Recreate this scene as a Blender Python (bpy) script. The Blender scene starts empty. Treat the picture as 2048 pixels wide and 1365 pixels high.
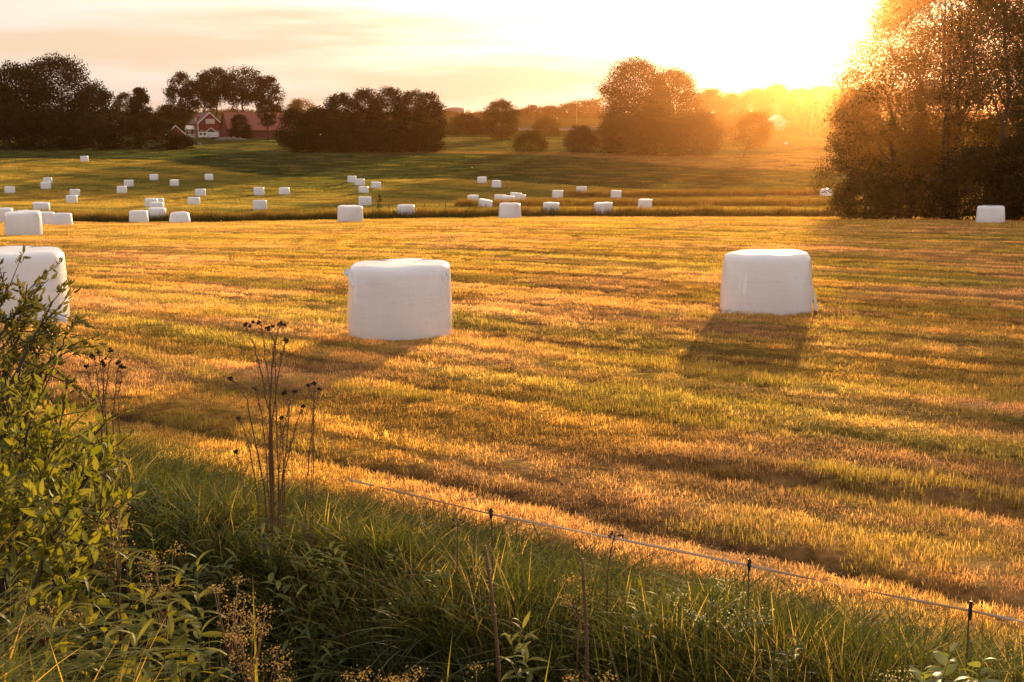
import bpy, math, numpy as np
from mathutils import Vector, Matrix
R = math.radians
rng = np.random.default_rng(7)

# ------------------------------------------------------------------ camera, sky, sun, exposure
sc = bpy.context.scene
EYE = 3.0
FPX, CXP, CYP, HOR = 2500.0, 1024.0, 682.5, 260.0      # focal length and centre in photograph pixels, eye level row
PITCH = math.atan((CYP - HOR) / FPX)
cam_d = bpy.data.cameras.new('camera'); cam = bpy.data.objects.new('camera', cam_d)
sc.collection.objects.link(cam); sc.camera = cam
cam.location = (0, 0, EYE); cam.rotation_euler = (math.pi / 2 - PITCH, 0, 0)
cam_d.sensor_width = 36; cam_d.lens = 36 * FPX / 2048; cam_d.clip_start = 0.05; cam_d.clip_end = 9000

SUN_EL, SUN_AZ = 7.0, 14.7                              # degrees; azimuth to the right of the view axis
world = bpy.data.worlds.new('World'); sc.world = world; world.use_nodes = True
wn, wl = world.node_tree.nodes, world.node_tree.links
wn.clear()
w_out = wn.new('ShaderNodeOutputWorld'); w_bg = wn.new('ShaderNodeBackground')
sky = wn.new('ShaderNodeTexSky'); sky.sky_type = 'NISHITA'; sky.sun_disc = False
sky.sun_elevation = R(SUN_EL); sky.sun_rotation = R(SUN_AZ)
sky.air_density = 0.6; sky.dust_density = 6.0; sky.ozone_density = 1.0; sky.altitude = 100
w_tint = wn.new('ShaderNodeMix'); w_tint.data_type = 'RGBA'; w_tint.blend_type = 'MULTIPLY'
w_tint.inputs['Factor'].default_value = 1.0; w_tint.inputs['B'].default_value = (1.0, 0.88, 0.78, 1)   # warm white balance
w_bg.inputs['Strength'].default_value = 0.15
# thin high cloud: streaks stretched along the horizon
w_tc = wn.new('ShaderNodeTexCoord'); w_mp = wn.new('ShaderNodeMapping'); w_mp.inputs['Scale'].default_value = (1.6, 1.6, 16)
w_mp.inputs['Rotation'].default_value = (0, R(2), 0)
w_no = wn.new('ShaderNodeTexNoise'); w_no.inputs['Scale'].default_value = 2.2; w_no.inputs['Detail'].default_value = 5; w_no.inputs['Roughness'].default_value = 0.5
w_cr = wn.new('ShaderNodeValToRGB'); w_cr.color_ramp.elements[0].position = 0.44; w_cr.color_ramp.elements[1].position = 0.60
w_cr.color_ramp.elements[0].color = (0, 0, 0, 1); w_cr.color_ramp.elements[1].color = (1, 1, 1, 1)   # a thin veil everywhere, denser in the streaks
w_mx = wn.new('ShaderNodeMix'); w_mx.data_type = 'RGBA'; w_mx.inputs['B'].default_value = (3.0, 2.3, 1.55, 1)
wl.new(w_tc.outputs['Generated'], w_mp.inputs['Vector']); wl.new(w_mp.outputs['Vector'], w_no.inputs['Vector'])
wl.new(w_no.outputs['Fac'], w_cr.inputs['Fac'])
w_ve = wn.new('ShaderNodeMix'); w_ve.data_type = 'RGBA'; w_ve.inputs['B'].default_value = (3.3, 2.92, 2.7, 1); w_ve.inputs['Factor'].default_value = 0.82   # thin even veil of high cloud
w_sf = wn.new('ShaderNodeMath'); w_sf.operation = 'MULTIPLY'; w_sf.inputs[1].default_value = 0.75
wl.new(sky.outputs['Color'], w_tint.inputs['A']); wl.new(w_tint.outputs['Result'], w_ve.inputs['A']); wl.new(w_ve.outputs['Result'], w_mx.inputs['A'])
wl.new(w_cr.outputs['Color'], w_sf.inputs[0]); wl.new(w_sf.outputs[0], w_mx.inputs['Factor'])
wl.new(w_mx.outputs['Result'], w_bg.inputs['Color']); wl.new(w_bg.outputs['Background'], w_out.inputs['Surface'])

sun_d = bpy.data.lights.new('sun', 'SUN'); sun = bpy.data.objects.new('sun', sun_d); sc.collection.objects.link(sun)
sun_d.energy = 5.0; sun_d.angle = R(0.6); sun_d.color = (1.0, 0.70, 0.34)
SDIR = Vector((math.sin(R(SUN_AZ)) * math.cos(R(SUN_EL)), math.cos(R(SUN_AZ)) * math.cos(R(SUN_EL)), math.sin(R(SUN_EL))))
sun.rotation_euler = SDIR.to_track_quat('Z', 'Y').to_euler()
sc.view_settings.view_transform = 'Standard'; sc.view_settings.look = 'None'
sc.view_settings.exposure = 1.0; sc.view_settings.gamma = 1.0; sc.view_settings.use_curve_mapping = False
sc.cycles.use_denoising = True
sc.cycles.max_bounces = 6; sc.cycles.diffuse_bounces = 3; sc.cycles.glossy_bounces = 2; sc.cycles.transmission_bounces = 3
sc.cycles.volume_bounces = 0; sc.cycles.transparent_max_bounces = 4
sc.cycles.sample_clamp_indirect = 6
HAZE_DENSITY = 0.00011; HAZE_G = 0.95

# ------------------------------------------------------------------ helpers
C = sc.collection
def noise2(x, y, seed=0):
    x = np.asarray(x, float); y = np.asarray(y, float)
    xi = np.floor(x).astype(np.int64); yi = np.floor(y).astype(np.int64)
    fx, fy = x - xi, y - yi
    fx = fx * fx * (3 - 2 * fx); fy = fy * fy * (3 - 2 * fy)
    def h(a, b):
        n = (a * 374761393 + b * 668265263 + seed * 1442695041) & 0xffffffff
        n = ((n ^ (n >> 13)) * 1274126177) & 0xffffffff
        n = (n ^ (n >> 16)) & 0xffff
        return n / 65535.0
    return ((h(xi, yi) * (1 - fx) + h(xi + 1, yi) * fx) * (1 - fy) + (h(xi, yi + 1) * (1 - fx) + h(xi + 1, yi + 1) * fx) * fy)
def fbm(x, y, seed=0, oct=3):
    v = 0; a = 0.5; t = 0
    for k in range(oct):
        v = v + a * noise2(np.asarray(x) * 2**k, np.asarray(y) * 2**k, seed + k); t += a; a *= 0.5
    return v / t
def sstep(a, b, x):
    t = np.clip((np.asarray(x, float) - a) / (b - a), 0, 1); return t * t * (3 - 2 * t)

def ray(px, py):
    cx, cy = (px - CXP) / FPX, (CYP - py) / FPX
    cp, sp = math.cos(PITCH), math.sin(PITCH)
    return np.array([cx, cp + cy * sp, -sp + cy * cp])
def at(px, py, d):
    r = ray(px, py); t = d / r[1]; return np.array([r[0] * t, d, EYE + r[2] * t])
def fence_s(x, y): return (7.0 - 0.74 * x - y) / 1.244

_zp = np.array([(-60,-2.6),(3,-2.7),(8,-2.83),(12,-2.9),(18,-3.03),(21,-3.1),(30,-3.38),(40,-3.72),(50,-4.1),(58,-4.42),(70,-5.1),(83,-5.9),(95,-6.7),
    (104,-7.3),(112,-7.75),(118,-8.0),(125,-8.05),(140,-8.6),(163,-9.35),(178,-9.25),(197,-8.8),(215,-8.35),(240,-7.5),(270,-6.3),(300,-5.4),(330,-4.6),
    (370,-3.6),(415,-2.4),(500,-1.6),(600,.5),(800,6),(1000,11),(1500,20),(3400,36)], float)
_yg = np.sinh(np.linspace(np.arcsinh(-6.0), np.arcsinh(340.0), 3000)) * 10
_zg = np.interp(_yg, _zp[:, 0], _zp[:, 1])
_k = np.hanning(61); _k /= _k.sum()
_zg = np.convolve(np.pad(_zg, 30, mode='edge'), _k, mode='valid')
def rows_noise(x, y):
    r = (0.595 * x + 0.804 * y); a = (0.804 * x - 0.595 * y)          # across and along the mown rows
    r = r + 0.35 * (noise2(a * 0.12, r * 0.05, 91) - 0.5) * 3
    return r, a
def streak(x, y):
    """narrow gaps between the mown rows, their shade painted into the tint"""
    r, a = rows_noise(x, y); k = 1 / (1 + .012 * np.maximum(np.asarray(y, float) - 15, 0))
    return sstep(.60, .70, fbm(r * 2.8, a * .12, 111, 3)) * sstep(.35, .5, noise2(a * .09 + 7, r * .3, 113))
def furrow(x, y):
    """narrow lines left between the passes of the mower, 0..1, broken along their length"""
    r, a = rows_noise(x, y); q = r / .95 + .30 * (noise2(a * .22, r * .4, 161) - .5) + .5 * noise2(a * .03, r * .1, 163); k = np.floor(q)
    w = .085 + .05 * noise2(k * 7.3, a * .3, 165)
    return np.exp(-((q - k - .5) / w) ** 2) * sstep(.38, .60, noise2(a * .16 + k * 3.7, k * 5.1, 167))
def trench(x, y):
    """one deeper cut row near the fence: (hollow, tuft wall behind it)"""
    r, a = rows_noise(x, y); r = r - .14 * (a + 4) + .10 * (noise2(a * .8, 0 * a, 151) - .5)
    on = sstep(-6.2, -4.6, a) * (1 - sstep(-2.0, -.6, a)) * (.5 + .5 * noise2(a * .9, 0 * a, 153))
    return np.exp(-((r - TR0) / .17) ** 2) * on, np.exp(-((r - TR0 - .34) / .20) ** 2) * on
TR0 = 9.68
def rowrel(x, y):
    """fine relief of the mown rows, 0..1"""
    r, a = rows_noise(x, y); return .75 * fbm(r * 1.9, a * .11, 12, 3) + .25 * fbm(r * 4.0, a * 1.6, 14, 2)
def H(x, y, detail=True):
    x = np.asarray(x, float); y = np.asarray(y, float)
    z = np.interp(y, _yg, _zg)
    z = z + 0.018 * np.minimum(x, 0) * sstep(14, 40, y) * (1 - sstep(112, 150, y)) * sstep(-70, -20, x + 0 * y) * 1.0
    z = z + 0.10 * np.clip(-x - 4, 0, 4) / 4 * (1 - sstep(18, 35, y))
    # bank and dry ditch between the field and the camera
    s = fence_s(x, y)
    z = z + np.interp(s, [-1, 0, .5, 1.5, 2.2, 3, 4, 5, 5.6, 9], [0, 0, -.15, -.95, -1.2, -.7, .4, 1.05, 1.2, 1.25]) * (1 - sstep(12, 30, -x)) 
    z = z + 0.75 * np.exp(-((x + 1.9)**2 + (y - 4.3)**2) / 1.3)
    # field ditch
    dy = y - (116 + 3 * (noise2(x * 0.03, 0 * x, 5) - .5))
    z = z - 0.9 * np.exp(-(dy / 1.6)**2)
    if detail:
        r, a = rows_noise(x, y)
        f = (s < -0.2) * (1 - sstep(100, 112, y))
        z = z + f * ((0.012 * (fbm(r * 0.6, a * 0.05, 11, 2) - .5) - 0.018 * streak(x, y)) * (1 - sstep(-1.8, -.6, s)) + 0.050 * (rowrel(x, y) - .5) - 0.055 * furrow(x, y) - 0.13 * trench(x, y)[0] + .05 * trench(x, y)[1])
        z = z + 0.05 * (fbm(x * 1.3, y * 1.3, 21, 2) - .5) * (s > -0.2)
    return z + EYE
def Hs(x, y): return float(H(np.array([x]), np.array([y]))[0])
def hit(px, py, dmin=6, dmax=900):
    r = ray(px, py); d = np.geomspace(dmin, dmax, 4000); t = d / r[1]
    g = (EYE + r[2] * t) - H(r[0] * t, d, False)
    i = np.argmax(g < 0) if (g < 0).any() else len(d) - 1
    return np.array([r[0] * t[i], d[i], H(r[0] * t[i], d[i], False)])
def ground(px, d):
    r = ray(px, 300); x = r[0] / r[1] * d; return np.array([x, d, Hs(x, d)])

def mesh_np(name, V, F, mat=None, smooth=False, rnd=None):
    V = np.asarray(V, np.float32).reshape(-1, 3); F = np.asarray(F, np.int32)
    me = bpy.data.meshes.new(name); k = F.shape[1]
    me.vertices.add(len(V)); me.vertices.foreach_set('co', V.ravel())
    me.loops.add(F.size); me.loops.foreach_set('vertex_index', F.ravel())
    me.polygons.add(len(F)); me.polygons.foreach_set('loop_start', np.arange(0, F.size, k, dtype=np.int32))
    if smooth: me.polygons.foreach_set('use_smooth', np.ones(len(F), bool))
    if rnd is not None:
        at_ = me.attributes.new('rnd', 'FLOAT', 'POINT'); at_.data.foreach_set('value', np.asarray(rnd, np.float32))
    me.update(calc_edges=True); me.validate()
    if mat: me.materials.append(mat)
    return me
class MB:
    """collects shapes with mixed face sizes into one mesh"""
    def __init__(s): s.v = []; s.f = []
    def add(s, V, F):
        o = len(s.v); s.v += [tuple(map(float, p)) for p in V]; s.f += [tuple(o + i for i in f) for f in F]; return s
    def box(s, x0, x1, y0, y1, z0, z1):
        return s.add([(x0,y0,z0),(x1,y0,z0),(x1,y1,z0),(x0,y1,z0),(x0,y0,z1),(x1,y0,z1),(x1,y1,z1),(x0,y1,z1)],
                     [(0,3,2,1),(4,5,6,7),(0,1,5,4),(1,2,6,5),(2,3,7,6),(3,0,4,7)])
    def slab(s, pts, n):                                   # quad/polygon extruded along vector n
        m = len(pts); P = [np.array(p, float) for p in pts]; n = np.array(n, float)
        return s.add(P + [p + n for p in P], [tuple(range(m))[::-1], tuple(range(m, 2*m))] + [(i, (i+1) % m, m + (i+1) % m, m + i) for i in range(m)])
    def tube(s, pts, rad, n=6):
        P = [np.array(p, float) for p in pts]; m = len(P); V = []; F = []
        for i, p in enumerate(P):
            t = P[min(i+1, m-1)] - P[max(i-1, 0)]; t = t / (np.linalg.norm(t) + 1e-9)
            a = np.cross(t, (0.31, 0.95, 0.05) if abs(t[2]) > .5 else (0, 0, 1)); a /= np.linalg.norm(a) + 1e-9; b = np.cross(t, a)
            r = rad[i] if hasattr(rad, '__len__') else rad
            for k in range(n):
                q = 2 * math.pi * k / n; V.append(p + r * (math.cos(q) * a + math.sin(q) * b))
        for i in range(m - 1):
            for k in range(n): F.append((i*n+k, i*n+(k+1) % n, (i+1)*n+(k+1) % n, (i+1)*n+k))
        F.append(tuple(range(n))[::-1]); F.append(tuple((m-1)*n + k for k in range(n)))
        return s.add(V, F)
    def mesh(s, name, mat, smooth=False):
        me = bpy.data.meshes.new(name); me.from_pydata(s.v, [], s.f); me.update()
        if smooth: me.polygons.foreach_set('use_smooth', np.ones(len(me.polygons), bool))
        me.materials.append(mat); return me
    def obj(s, name, mat, parent=None, smooth=False): return link(name, s.mesh(name, mat, smooth), parent)
def link(name, me, parent=None, loc=None):
    o = bpy.data.objects.new(name, me); C.objects.link(o)
    if parent: o.parent = parent
    if loc is not None: o.location = tuple(map(float, loc))
    return o
def tag(o, label=None, cat=None, group=None, kind=None):
    if label: o['label'] = label
    if cat: o['category'] = cat
    if group: o['group'] = group
    if kind: o['kind'] = kind
    return o
def empty(name, loc, rz=0, label=None, cat=None, group=None):
    o = bpy.data.objects.new(name, None); C.objects.link(o); o.location = tuple(map(float, loc)); o.rotation_euler.z = rz
    o.empty_display_size = .1
    return tag(o, label, cat, group)

# ------------------------------------------------------------------ materials
def newmat(name):
    m = bpy.data.materials.new(name); m.use_nodes = True; m.node_tree.nodes.clear()
    n, l = m.node_tree.nodes, m.node_tree.links
    return m, n, l, n.new('ShaderNodeOutputMaterial')
def leafmat(name, c0, c1, trans=0.45, tcol=(1.25, 1.15, 0.5), gloss=0.05, rough=0.45, inst=False):
    """thin leaf or blade: diffuse + translucent, colour runs c0..c1 with the per-leaf random; inst: times the instance tint"""
    m, n, l, o = newmat(name)
    a = n.new('ShaderNodeAttribute'); a.attribute_name = 'rnd'
    mx = n.new('ShaderNodeMix'); mx.data_type = 'RGBA'; mx.inputs['A'].default_value = (*c0, 1); mx.inputs['B'].default_value = (*c1, 1)
    l.new(a.outputs['Fac'], mx.inputs['Factor']); col = mx.outputs['Result']
    if inst:
        t = n.new('ShaderNodeAttribute'); t.attribute_type = 'INSTANCER'; t.attribute_name = 'tint'
        mu = n.new('ShaderNodeMix'); mu.data_type = 'RGBA'; mu.blend_type = 'MULTIPLY'; mu.inputs['Factor'].default_value = 1
        l.new(col, mu.inputs['A']); l.new(t.outputs['Color'], mu.inputs['B']); col = mu.outputs['Result']
    d = n.new('ShaderNodeBsdfDiffuse'); tr = n.new('ShaderNodeBsdfTranslucent'); ms = n.new('ShaderNodeMixShader')
    tc = n.new('ShaderNodeMix'); tc.data_type = 'RGBA'; tc.blend_type = 'MULTIPLY'; tc.inputs['Factor'].default_value = 1; tc.inputs['B'].default_value = (*tcol, 1)
    l.new(col, tc.inputs['A']); l.new(col, d.inputs['Color']); l.new(tc.outputs['Result'], tr.inputs['Color'])
    ms.inputs['Fac'].default_value = trans
    l.new(d.outputs[0], ms.inputs[1]); l.new(tr.outputs[0], ms.inputs[2])
    g = n.new('ShaderNodeBsdfGlossy'); g.inputs['Roughness'].default_value = rough; g.inputs['Color'].default_value = (1, 1, 1, 1)
    m2 = n.new('ShaderNodeMixShader'); m2.inputs['Fac'].default_value = gloss
    l.new(ms.outputs[0], m2.inputs[1]); l.new(g.outputs[0], m2.inputs[2]); l.new(m2.outputs[0], o.inputs['Surface'])
    return m
def solid(name, c, rough=0.7, var=0.25, scale=3.0, bump=0.0, spec=0.4, metal=0.0):
    m, n, l, o = newmat(name)
    p = n.new('ShaderNodeBsdfPrincipled'); p.inputs['Roughness'].default_value = rough; p.inputs['Specular IOR Level'].default_value = spec
    p.inputs['Metallic'].default_value = metal
    tc = n.new('ShaderNodeTexCoord'); no = n.new('ShaderNodeTexNoise'); no.inputs['Scale'].default_value = scale; no.inputs['Detail'].default_value = 4
    l.new(tc.outputs['Object'], no.inputs['Vector'])
    mx = n.new('ShaderNodeMix'); mx.data_type = 'RGBA'
    mx.inputs['A'].default_value = tuple(v * (1 - var) for v in c) + (1,); mx.inputs['B'].default_value = tuple(min(1, v * (1 + var)) for v in c) + (1,)
    l.new(no.outputs['Fac'], mx.inputs['Factor']); l.new(mx.outputs['Result'], p.inputs['Base Color'])
    if bump:
        b = n.new('ShaderNodeBump'); b.inputs['Strength'].default_value = bump; b.inputs['Distance'].default_value = 0.02
        l.new(no.outputs['Fac'], b.inputs['Height']); l.new(b.outputs[0], p.inputs['Normal'])
    l.new(p.outputs[0], o.inputs['Surface']); return m

M = {}
M['bark'] = solid('bark', (.055, .04, .03), .9, .4, 6, .4)
M['dead_stem'] = solid('dead_stem', (.15, .08, .045), .8, .35, 12)
M['dark_head'] = solid('dark_seed_head', (.035, .02, .016), .9, .3, 30)
M['twig'] = solid('twig', (.07, .05, .03), .85, .3, 8)
M['green_stem'] = solid('green_stem', (.10, .13, .035), .6, .25, 10)
M['red_wood'] = solid('falu_red_boards', (.20, .040, .028), .8, .2, .8)
M['barn_wood'] = solid('weathered_red_boards', (.15, .045, .032), .85, .25, .8)
M['roof_tile'] = solid('red_clay_tiles', (.23, .075, .052), .75, .2, .7)
M['roof_dark'] = solid('dark_red_roof_tiles', (.12, .055, .05), .7, .2, .7)
M['white_paint'] = solid('white_painted_wood', (.72, .70, .67), .55, .06, 2)
M['glass'] = solid('dark_window_glass', (.03, .035, .045), .08, .1, 2, spec=.6)
M['pale_glass'] = solid('painted_reflection_glass', (.55, .50, .44), .25, .1, 1)  # pale base colour stands in for a reflection in the pane
M['white_metal'] = solid('white_sheet_metal', (.74, .74, .74), .4, .05, 1)
M['grey_concrete'] = solid('grey_concrete', (.30, .27, .27), .85, .12, .6)
M['mauve_cladding'] = solid('grey_cladding', (.36, .33, .35), .7, .08, .1)
M['stone'] = solid('grey_field_stone', (.22, .20, .18), .9, .35, 1.5, .3)
M['black_plastic'] = solid('black_plastic', (.02, .02, .022), .45, .2, 20)
M['galvanised'] = solid('galvanised_steel', (.32, .31, .30), .45, .1, 5, metal=.6)
M['tape'] = leafmat('pale_fence_tape', (.5, .42, .38), (.5, .42, .38), .4, (1, .95, .9), .02, .5)
M['post_wood'] = solid('grey_fence_wood', (.12, .09, .065), .9, .3, 6)

def bale_mat():
    m, n, l, o = newmat('white_stretch_film')
    p = n.new('ShaderNodeBsdfPrincipled'); p.inputs['Roughness'].default_value = 0.30; p.inputs['Specular IOR Level'].default_value = .5
    p.inputs['Coat Weight'].default_value = .8; p.inputs['Coat Roughness'].default_value = .06
    tc = n.new('ShaderNodeTexCoord')
    def nz(scale, mscale, det=3):
        mp = n.new('ShaderNodeMapping'); mp.inputs['Scale'].default_value = mscale
        t = n.new('ShaderNodeTexNoise'); t.inputs['Scale'].default_value = scale; t.inputs['Detail'].default_value = det
        l.new(tc.outputs['Object'], mp.inputs['Vector']); l.new(mp.outputs[0], t.inputs['Vector']); return t.outputs['Fac']
    streak = nz(14, (1, 1, .10)); blot = nz(1.6, (1, 1, 1)); fine = nz(60, (1, 1, .5), 2); band = nz(7, (.15, .15, 1.6))
    mx = n.new('ShaderNodeMix'); mx.data_type = 'RGBA'; mx.inputs['A'].default_value = (.68, .73, .87, 1); mx.inputs['B'].default_value = (.80, .85, .97, 1)
    ad = n.new('ShaderNodeMath'); ad.operation = 'MULTIPLY_ADD'; ad.inputs[1].default_value = .5; l.new(streak, ad.inputs[0])
    hb = n.new('ShaderNodeMath'); hb.operation = 'MULTIPLY'; hb.inputs[1].default_value = .5; l.new(blot, hb.inputs[0]); l.new(hb.outputs[0], ad.inputs[2])
    l.new(ad.outputs[0], mx.inputs['Factor']); l.new(mx.outputs['Result'], p.inputs['Base Color'])
    s1 = n.new('ShaderNodeMath'); s1.operation = 'MULTIPLY_ADD'; s1.inputs[1].default_value = .35; l.new(fine, s1.inputs[0]); l.new(streak, s1.inputs[2])
    s2 = n.new('ShaderNodeMath'); s2.operation = 'MULTIPLY_ADD'; s2.inputs[1].default_value = 1.1; l.new(band, s2.inputs[0]); l.new(s1.outputs[0], s2.inputs[2])
    b = n.new('ShaderNodeBump'); b.inputs['Strength'].default_value = .5; b.inputs['Distance'].default_value = .014
    l.new(s2.outputs[0], b.inputs['Height']); l.new(b.outputs[0], p.inputs['Normal'])
    tr = n.new('ShaderNodeBsdfTranslucent'); l.new(mx.outputs['Result'], tr.inputs['Color'])
    ms = n.new('ShaderNodeMixShader'); ms.inputs['Fac'].default_value = .0
    l.new(p.outputs[0], ms.inputs[1]); l.new(tr.outputs[0], ms.inputs[2]); l.new(ms.outputs[0], o.inputs['Surface'])
    return m
M['film'] = bale_mat()
M['film_flap'] = leafmat('loose_white_film', (.84, .84, .9), (.88, .88, .94), .5, (1, 1, 1), .08, .3)

M['stubble'] = leafmat('stubble_blades', (.36, .36, .32), (1.42, 1.36, 1.3), .52, (1.2, 1.05, .7), .03, .5, True)
M['tall_grass'] = leafmat('tall_grass_blades', (.6, .65, .6), (1.15, 1.1, 1.0), .48, (1.35, 1.2, .45), .014, .45, True)
M['cover_leaf'] = leafmat('cover_leaf', (.6, .65, .6), (1.15, 1.1, 1.0), .48, (1.5, 1.25, .4), .03, .45, True)
M['herb_leaf'] = leafmat('herb_leaf', (.10, .125, .022), (.20, .20, .04), .52, (1.6, 1.3, .35), .025, .5)
M['shrub_leaf'] = leafmat('shrub_leaf', (.05, .06, .018), (.12, .12, .03), .45, (1.6, 1.25, .4), .02, .5)
M['broad_leaf'] = leafmat('broad_pale_leaf', (.14, .17, .05), (.22, .24, .09), .5, (1.3, 1.2, .5), .05, .45)
M['floret'] = leafmat('dry_floret', (.20, .14, .06), (.34, .25, .11), .4, (1.3, 1.1, .6), .02)
M['white_floret'] = leafmat('white_floret', (.45, .43, .28), (.62, .6, .42), .4, (1.1, 1.05, .8), .02)
M['tree_dark'] = leafmat('dark_tree_leaves', (.013, .014, .007), (.030, .031, .012), .18, (1.5, 1.15, .45), .004)
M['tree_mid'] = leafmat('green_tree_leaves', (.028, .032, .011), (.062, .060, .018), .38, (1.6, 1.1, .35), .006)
M['tree_lit'] = leafmat('lit_tree_leaves', (.09, .075, .018), (.17, .12, .028), .58, (1.6, 1.0, .3), .006)  # sunlit copy of the leaves: backlit orange glow put into the colour

# ------------------------------------------------------------------ ground
def bound(px):                                           # field boundary given in the photograph -> distance as function of x/y
    P = [hit(a, b) for a, b in px]; t = np.array([p[0] / p[1] for p in P]); d = np.array([p[1] for p in P]); return lambda x, y: np.interp(x / np.maximum(y, 1), t, d)
B_crop = bound([(-300,316),(0,318),(170,319),(330,322),(460,345),(560,356),(700,362),(900,359),(1000,363),(1100,370),(1300,381),(1500,384),(1680,386),(2300,388)])
B_top = bound([(-300,289),(0,291),(300,293),(560,303),(900,308),(1080,311),(1200,318),(1300,330),(1450,340),(1680,344),(2300,346)])
B_tan = bound([(-300,288),(0,290),(300,292),(560,302),(900,304),(1080,306),(1200,307),(1300,308),(1450,312),(1680,305),(2300,305)])
def tint_field(x, y):
    """vegetation colour at a place: straw and green aftermath in mown rows, crop, far meadow; shade of the rows darkened in"""
    x = np.asarray(x, float); y = np.asarray(y, float)
    r, a = rows_noise(x, y)
    g = fbm(r * 1.1, a * 0.09, 31, 3); g2 = fbm(x * 0.25, y * 0.25, 33, 3); g3 = fbm(r * 1.8, a * 0.35, 35, 2)
    k = .75 * sstep(.42, .66, .50 * g + .22 * g2 + .28 * g3)
    straw = np.array([.74, .46, .115]); green = np.array([.46, .40, .07]); pink = np.array([.80, .48, .22])
    mixp = sstep(.35, .65, fbm(x * .4, y * .4, 41, 2))[..., None]
    near = (straw * (1 - mixp) + pink * mixp) * (1 - k[..., None]) + green * k[..., None]
    near = near * (1 - .40 * streak(x, y)[..., None]) * (1 - .4 * furrow(x, y)[..., None]) * (.58 + .80 * sstep(.36, .58, rowrel(x, y)))[..., None]  # row gaps, furrows and hollows darkened in the colour, for their shade
    ag = sstep(.35, .7, fbm(r * 0.12, a * .02, 51, 3))[..., None]
    mid = np.array([.60, .45, .10]) * (1 - ag) + np.array([.25, .26, .06]) * ag
    crop = np.array([.065, .105, .026]) * (0.85 + .3 * fbm(x * .05, y * .2, 61, 2)[..., None])
    tan = np.array([.36, .25, .10]) * np.ones_like(near); far = np.array([.13, .15, .045]) * np.ones_like(near)
    f1 = sstep(112, 118, y)[..., None]; out = near * (1 - f1) + mid * f1
    bc, bt, bn = B_crop(x, y), B_top(x, y), B_tan(x, y)
    f2 = sstep(0, 2.5, y - bc)[..., None]; out = out * (1 - f2) + crop * f2
    f3 = sstep(0, 3, y - bt)[..., None]; out = out * (1 - f3) + tan * f3
    f4 = sstep(0, 4, y - bn)[..., None]; out = out * (1 - f4) + far * f4
    s = fence_s(x, y); f5 = sstep(-1.0, 0.2, s)[..., None]; f6 = (sstep(-1.9, -.5, s) * .75)[..., None]
    out = out * (1 - f6) + np.array([.34, .32, .06]) * f6
    out = out * (1 - f5) + np.array([.14, .17, .035]) * f5
    return out
ny, nx = 560, 460
yy = np.concatenate([np.linspace(-45, 2, 24)[:-1], 2 + np.cumsum(np.geomspace(.05, 1, ny) ** 2.35 * 40)])
yy = yy[yy < 3300]; yy = np.append(yy, 3300)
uu = np.linspace(-1, 1, nx); uu = np.sign(uu) * (np.abs(uu) * .55 + .45 * np.abs(uu)**3) * 1.4
Yg, Ug = np.meshgrid(yy, uu, indexing='ij'); Xg = Ug * (np.abs(Yg) + 11)
Zg = H(Xg, Yg)
nyy = len(yy); idx = np.arange(nyy * nx).reshape(nyy, nx)
Fg = np.stack([idx[:-1, :-1], idx[:-1, 1:], idx[1:, 1:], idx[1:, :-1]], -1).reshape(-1, 4)
def ground_mat():
    m, n, l, o = newmat('thatch_and_soil')
    a = n.new('ShaderNodeAttribute'); a.attribute_name = 'tint'
    g = n.new('ShaderNodeNewGeometry'); no = n.new('ShaderNodeTexNoise'); no.inputs['Scale'].default_value = 9; no.inputs['Detail'].default_value = 6
    l.new(g.outputs['Position'], no.inputs['Vector'])
    cr = n.new('ShaderNodeValToRGB'); cr.color_ramp.elements[0].color = (.35, .35, .35, 1); cr.color_ramp.elements[1].color = (1.0, 1.0, 1.0, 1)
    cr.color_ramp.elements[0].position = .3; cr.color_ramp.elements[1].position = .7
    l.new(no.outputs['Fac'], cr.inputs['Fac'])
    mu = n.new('ShaderNodeMix'); mu.data_type = 'RGBA'; mu.blend_type = 'MULTIPLY'; mu.inputs['Factor'].default_value = 1
    l.new(a.outputs['Color'], mu.inputs['A']); l.new(cr.outputs['Color'], mu.inputs['B'])
    d = n.new('ShaderNodeBsdfDiffuse'); l.new(mu.outputs['Result'], d.inputs['Color'])
    b = n.new('ShaderNodeBump'); b.inputs['Strength'].default_value = .8; b.inputs['Distance'].default_value = .06
    l.new(no.outputs['Fac'], b.inputs['Height']); l.new(b.outputs[0], d.inputs['Normal'])
    l.new(d.outputs[0], o.inputs['Surface']); return m
gm = mesh_np('ground', np.stack([Xg, Yg, Zg], -1), Fg, ground_mat(), True)
ta = gm.attributes.new('tint', 'FLOAT_COLOR', 'POINT')
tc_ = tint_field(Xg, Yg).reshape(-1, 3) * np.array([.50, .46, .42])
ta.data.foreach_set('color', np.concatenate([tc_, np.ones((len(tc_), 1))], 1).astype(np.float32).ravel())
tag(link('ground', gm), 'mown field and rolling farmland stretching to the horizon', 'ground', kind='structure')

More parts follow.
